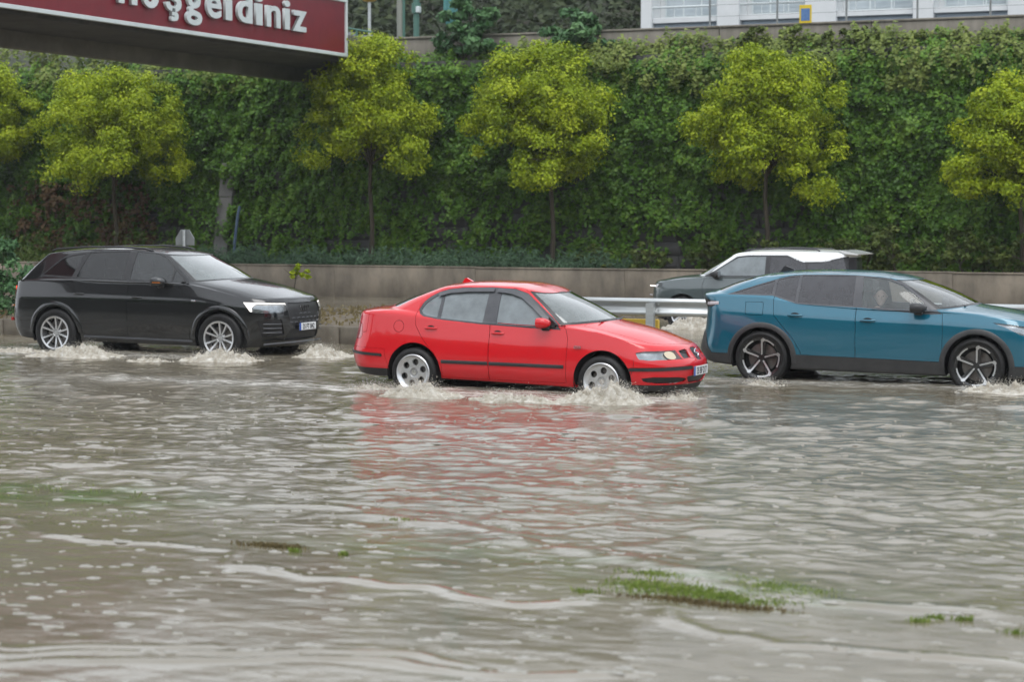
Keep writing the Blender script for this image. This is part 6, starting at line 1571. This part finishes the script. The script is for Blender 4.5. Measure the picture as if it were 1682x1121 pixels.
# grass that stands out of the shallow water
def blades(name, pts, n, material, seed, hgt, label, z0=WL, w=.006):
    rg = np.random.default_rng(seed); C = np.array(pts, float); i = rg.integers(0, len(C), n)
    a = C[i, 0] + rg.normal(0, 1, n) * C[i, 2]; d = C[i, 1] + rg.normal(0, 1, n) * C[i, 3]
    h = hgt * rg.uniform(.25, 1.0, n); dx, dy = rg.normal(0, .5, n) * h, rg.normal(0, .4, n) * h; an = rg.uniform(0, math.pi, n)
    wx, wy = np.cos(an) * w, np.sin(an) * w; zb = np.full(n, z0 - .02)
    V = np.stack([np.stack([a - wx, d - wy, zb], 1), np.stack([a + wx, d + wy, zb], 1), np.stack([a + dx * .5 + wx * .7, d + dy * .5 + wy * .7, zb + .02 + h * .6], 1), np.stack([a + dx, d + dy, zb + .02 + h], 1), np.stack([a + dx * .5 - wx * .7, d + dy * .5 - wy * .7, zb + .02 + h * .6], 1)], 1).reshape(-1, 3)
    b = 5 * np.arange(n)[:, None]; F = np.concatenate([b + np.array([[0, 1, 2]]), b + np.array([[0, 2, 4]]), b + np.array([[4, 2, 3]])])
    o = link_mesh(name, np_mesh(name, V, F, False, None, np.repeat(np.clip(rg.normal(.5, .2, n), 0, 1), 5)), material); return tag(o, label, 'grass', None, 'stuff')
P_ = lambda px, py, sa, sd: (*pz(px, py), sa, sd)
blades('grass_patch', [P_(1050, 962, 0.112, 0.105), P_(1110, 968, 0.125, 0.105), P_(1150, 975, 0.150, 0.090), P_(1200, 980, 0.150, 0.105), P_(1240, 988, 0.125, 0.075), P_(1170, 950, 0.125, 0.075), P_(1290, 975, 0.125, 0.075), P_(1250, 965, 0.150, 0.075), P_(1090, 945, 0.125, 0.060)], 4600, M_GRASS, 41, .022, 'tuft of green grass rising from the shallow water at lower right')
blades('straw', [P_(1100, 985, .14, .03), P_(1160, 993, .12, .03), P_(1220, 1000, .12, .03), P_(440, 897, .09, .03), P_(470, 900, .06, .03)], 1500, M_STRAW, 42, .022, 'washed up straw along the edge of the grass', w=.008)
blades('drowned_grass', [P_(20, 800, .55, .35), P_(90, 815, .55, .35), P_(160, 832, .5, .3), P_(60, 850, .5, .25), P_(250, 855, .5, .2)], 700, M_GRASS, 43, .004, 'drowned grass just breaking the surface at the left edge', w=.007)
blades('grass_sprigs', [P_(1510, 1022, .03, .02), P_(1535, 1018, .03, .02), P_(1585, 1020, .03, .02), P_(1665, 1042, .03, .02), P_(565, 913, .015, .01), P_(660, 857, .06, .015), P_(483, 908, .02, .01), P_(960, 975, .05, .02)], 420, M_GRASS, 44, .035, 'scattered sprigs of weed in the foreground water')
# ================================================================ PERSON IN THE BLUE CAR
def person_mesh(name, pts, edges, radii, material, parent=None, sub=2):
    me = bpy.data.meshes.new(name); me.from_pydata(pts, edges, []); me.update()
    ob = bpy.data.objects.new(name, me); COL.objects.link(ob)
    md = ob.modifiers.new('skin', 'SKIN'); md.use_smooth_shade = True
    if not me.skin_vertices: me.attributes.new('skin_vertex', 'FLOAT', 'POINT') if False else None
    for i, r in enumerate(radii):
        me.skin_vertices[0].data[i].radius = (r, r) if not hasattr(r, '__len__') else r
    me.skin_vertices[0].data[0].use_root = True
    s = ob.modifiers.new('sub', 'SUBSURF'); s.levels = sub; s.render_levels = sub
    dg = bpy.context.evaluated_depsgraph_get(); dg.update()
    out = bpy.data.meshes.new_from_object(ob.evaluated_get(dg)); bpy.data.objects.remove(ob); bpy.data.meshes.remove(me)
    out.materials.clear(); out.polygons.foreach_set('use_smooth', np.ones(len(out.polygons), bool))
    return out
def head_shape(c, yaw):
    """egg shaped head with brow, nose, lips, chin and ears; faces +x before the turn"""
    nu, nv = 40, 30; V, F = [], []
    for i in range(nv + 1):
        t = math.pi * i / nv
        for k in range(nu):
            p = 2 * math.pi * k / nu; x, y, z = math.sin(t) * math.cos(p), math.sin(t) * math.sin(p), math.cos(t)
            jaw = 1 - .26 * max(0, -z) ** 1.2
            X, Y, Z = .096 * x * (1.0 if x < 0 else jaw), .077 * y * jaw, .122 * z
            f = max(0, x)
            X += f * .026 * math.exp(-(y / .13) ** 2 - ((z + .16) / .16) ** 2) + f * .012 * math.exp(-(y / .10) ** 2 - ((z - .02) / .2) ** 2)    # nose
            X -= f * .012 * (math.exp(-((y - .36) / .17) ** 2 - ((z - .02) / .12) ** 2) + math.exp(-((y + .36) / .17) ** 2 - ((z - .02) / .12) ** 2))   # eye sockets
            X += f * .006 * math.exp(-(y / .25) ** 2 - ((z + .47) / .06) ** 2) + f * .010 * math.exp(-(y / .3) ** 2 - ((z + .82) / .15) ** 2)    # lips, chin
            Y += math.copysign(.016, y) * math.exp(-((x + .05) / .16) ** 2 - ((z + .02) / .2) ** 2) * (abs(y) > .8)                               # ears
            V.append((X, Y, Z))
    for i in range(nv):
        for k in range(nu): F.append((i * nu + k, (i + 1) * nu + k, (i + 1) * nu + (k + 1) % nu, i * nu + (k + 1) % nu))
    M = Matrix.Translation(c) @ Matrix.Rotation(yaw, 4, 'Z')
    return [tuple(M @ Vector(v)) for v in V], F, M
M_SKIN = mat('skin', (0.78, 0.58, 0.48), .5, base2=(0.72, 0.52, 0.42), nscale=20)
M_SHIRT = mat('pale_shirt', (0.80, 0.83, 0.84), .8, base2=(0.72, 0.75, 0.77), nscale=12, bump=.2, bscale=40)
M_HAIR = mat('grey_brown_hair', (0.20, 0.17, 0.15), .7, base2=(0.28, 0.25, 0.22), nscale=40)
def build_person(loc, yaw):
    x, y = 0.0, 0.0
    J = dict(hip=(0, 0, 0), belly=(-.06, 0, .16), chest=(-.10, 0, .34), neck0=(-.09, 0, .47), neck1=(-.06, 0, .55), sl=(-.10, .17, .44), sr=(-.10, -.17, .44), el=(.10, .24, .26), er=(.10, -.24, .26), hl=(.33, .15, .33), hr=(.33, -.15, .33),
             tl=(.02, .09, -.01), tr=(.02, -.09, -.01), kl=(.45, .13, .06), kr=(.45, -.13, .06), fl=(.58, .13, -.28), fr=(.58, -.13, -.28))
    names = list(J); P = [J[n] for n in names]; ix = {n: i for i, n in enumerate(names)}
    E_ = [(ix[a], ix[b]) for a, b in (('hip', 'belly'), ('belly', 'chest'), ('chest', 'neck0'), ('neck0', 'neck1'), ('chest', 'sl'), ('chest', 'sr'), ('sl', 'el'), ('sr', 'er'), ('el', 'hl'), ('er', 'hr'), ('hip', 'tl'), ('hip', 'tr'), ('tl', 'kl'), ('tr', 'kr'), ('kl', 'fl'), ('kr', 'fr'))]
    R = dict(hip=.13, belly=.12, chest=.125, neck0=.06, neck1=.052, sl=.065, sr=.065, el=.045, er=.045, hl=.032, hr=.032, tl=.085, tr=.085, kl=.06, kr=.06, fl=.045, fr=.045)
    # fingers curled round the wheel, rooted in the hands
    for s, h in ((1, 'hl'), (-1, 'hr')):
        hx, hy, hz = J[h]
        for q, (oy, L) in enumerate(((-.032, .062), (-.011, .072), (.011, .068), (.030, .052))):
            b = len(P); P += [(hx + .035, hy + oy, hz + .01), (hx + .035 + L * .6, hy + oy, hz + .012), (hx + .04 + L * .75, hy + oy, hz - .02)]
            E_ += [(ix[h], b), (b, b + 1), (b + 1, b + 2)]; R.update({len(R): .010, len(R) + 1: .009, len(R) + 2: .008})
        b = len(P); P += [(hx + .015, hy - s * .045, hz + .012), (hx + .05, hy - s * .06, hz + .02)]; E_ += [(ix[h], b), (b, b + 1)]; R.update({len(R): .011, len(R) + 1: .009})
    rad = [R[n] for n in names] + [R[k] for k in R if isinstance(k, int)]
    me = person_mesh('person', P, E_, rad, M_SKIN)
    hv, hf, HM = head_shape((-.035, 0, .675), yaw)
    bv = [tuple(v.co) for v in me.vertices]; bf = [tuple(p.vertices) for p in me.polygons]
    o = MB().add(bv, bf).add(hv, hf).build('person', M_SKIN, None, True, 80); bpy.data.meshes.remove(me)
    sh = person_mesh('shirt', [J[n] for n in ('hip', 'belly', 'chest', 'neck0', 'sl', 'sr', 'el', 'er')], [(0, 1), (1, 2), (2, 3), (2, 4), (2, 5), (4, 6), (5, 7)], [.142, .135, .142, .072, .08, .08, .06, .06], M_SHIRT)
    link_mesh('shirt', sh, M_SHIRT, o)
    # hair cap: shell over the crown and back of the head
    V, F = [], []; nu, nv = 28, 12
    for i in range(nv + 1):
        t = math.pi * .52 * i / nv
        for k in range(nu):
            p = 2 * math.pi * k / nu; fx = math.cos(p)
            tt = t * (1.0 if fx < .25 else 1 - .48 * (fx - .25) / .75)
            xx, yy, zz = math.sin(tt) * math.cos(p), math.sin(tt) * math.sin(p), math.cos(tt)
            V.append(tuple(HM @ Vector((.102 * xx, .083 * yy, .128 * zz + .002))))
    for i in range(nv):
        for k in range(nu): F.append((i * nu + k, (i + 1) * nu + k, (i + 1) * nu + (k + 1) % nu, i * nu + (k + 1) % nu))
    MB().add(V, F).build('hair', M_HAIR, o, True, 80)
    for s in (-1, 1): MB().sphere(tuple(HM @ Vector((.078, s * .029, .004))), 0.0085, 10, 8).build('eye', M_HAIR, o, True)
    o.location = loc
    return tag(o, 'person in a pale shirt inside the blue car facing the camera', 'person')
build_person((-6.522 + .035, 27.13, 1.173 - .675), math.radians(-75))

# ================================================================ RAIN 0.0004
hz_m, nt_, out_ = new_mat('rain_haze')
pv = nt_.nodes.new('ShaderNodeVolumePrincipled'); setin(pv, Color=(0.86, 0.89, 0.92), Density=0.0004, Anisotropy=0.2)
nt_.links.new(pv.outputs[0], out_.inputs['Volume'])
hb = MB().box((-300, -300, -1.6), (300, 300, 62)).build('haze', hz_m); tag(hb, 'thin grey rain haze over the whole road', 'haze', None, 'stuff')
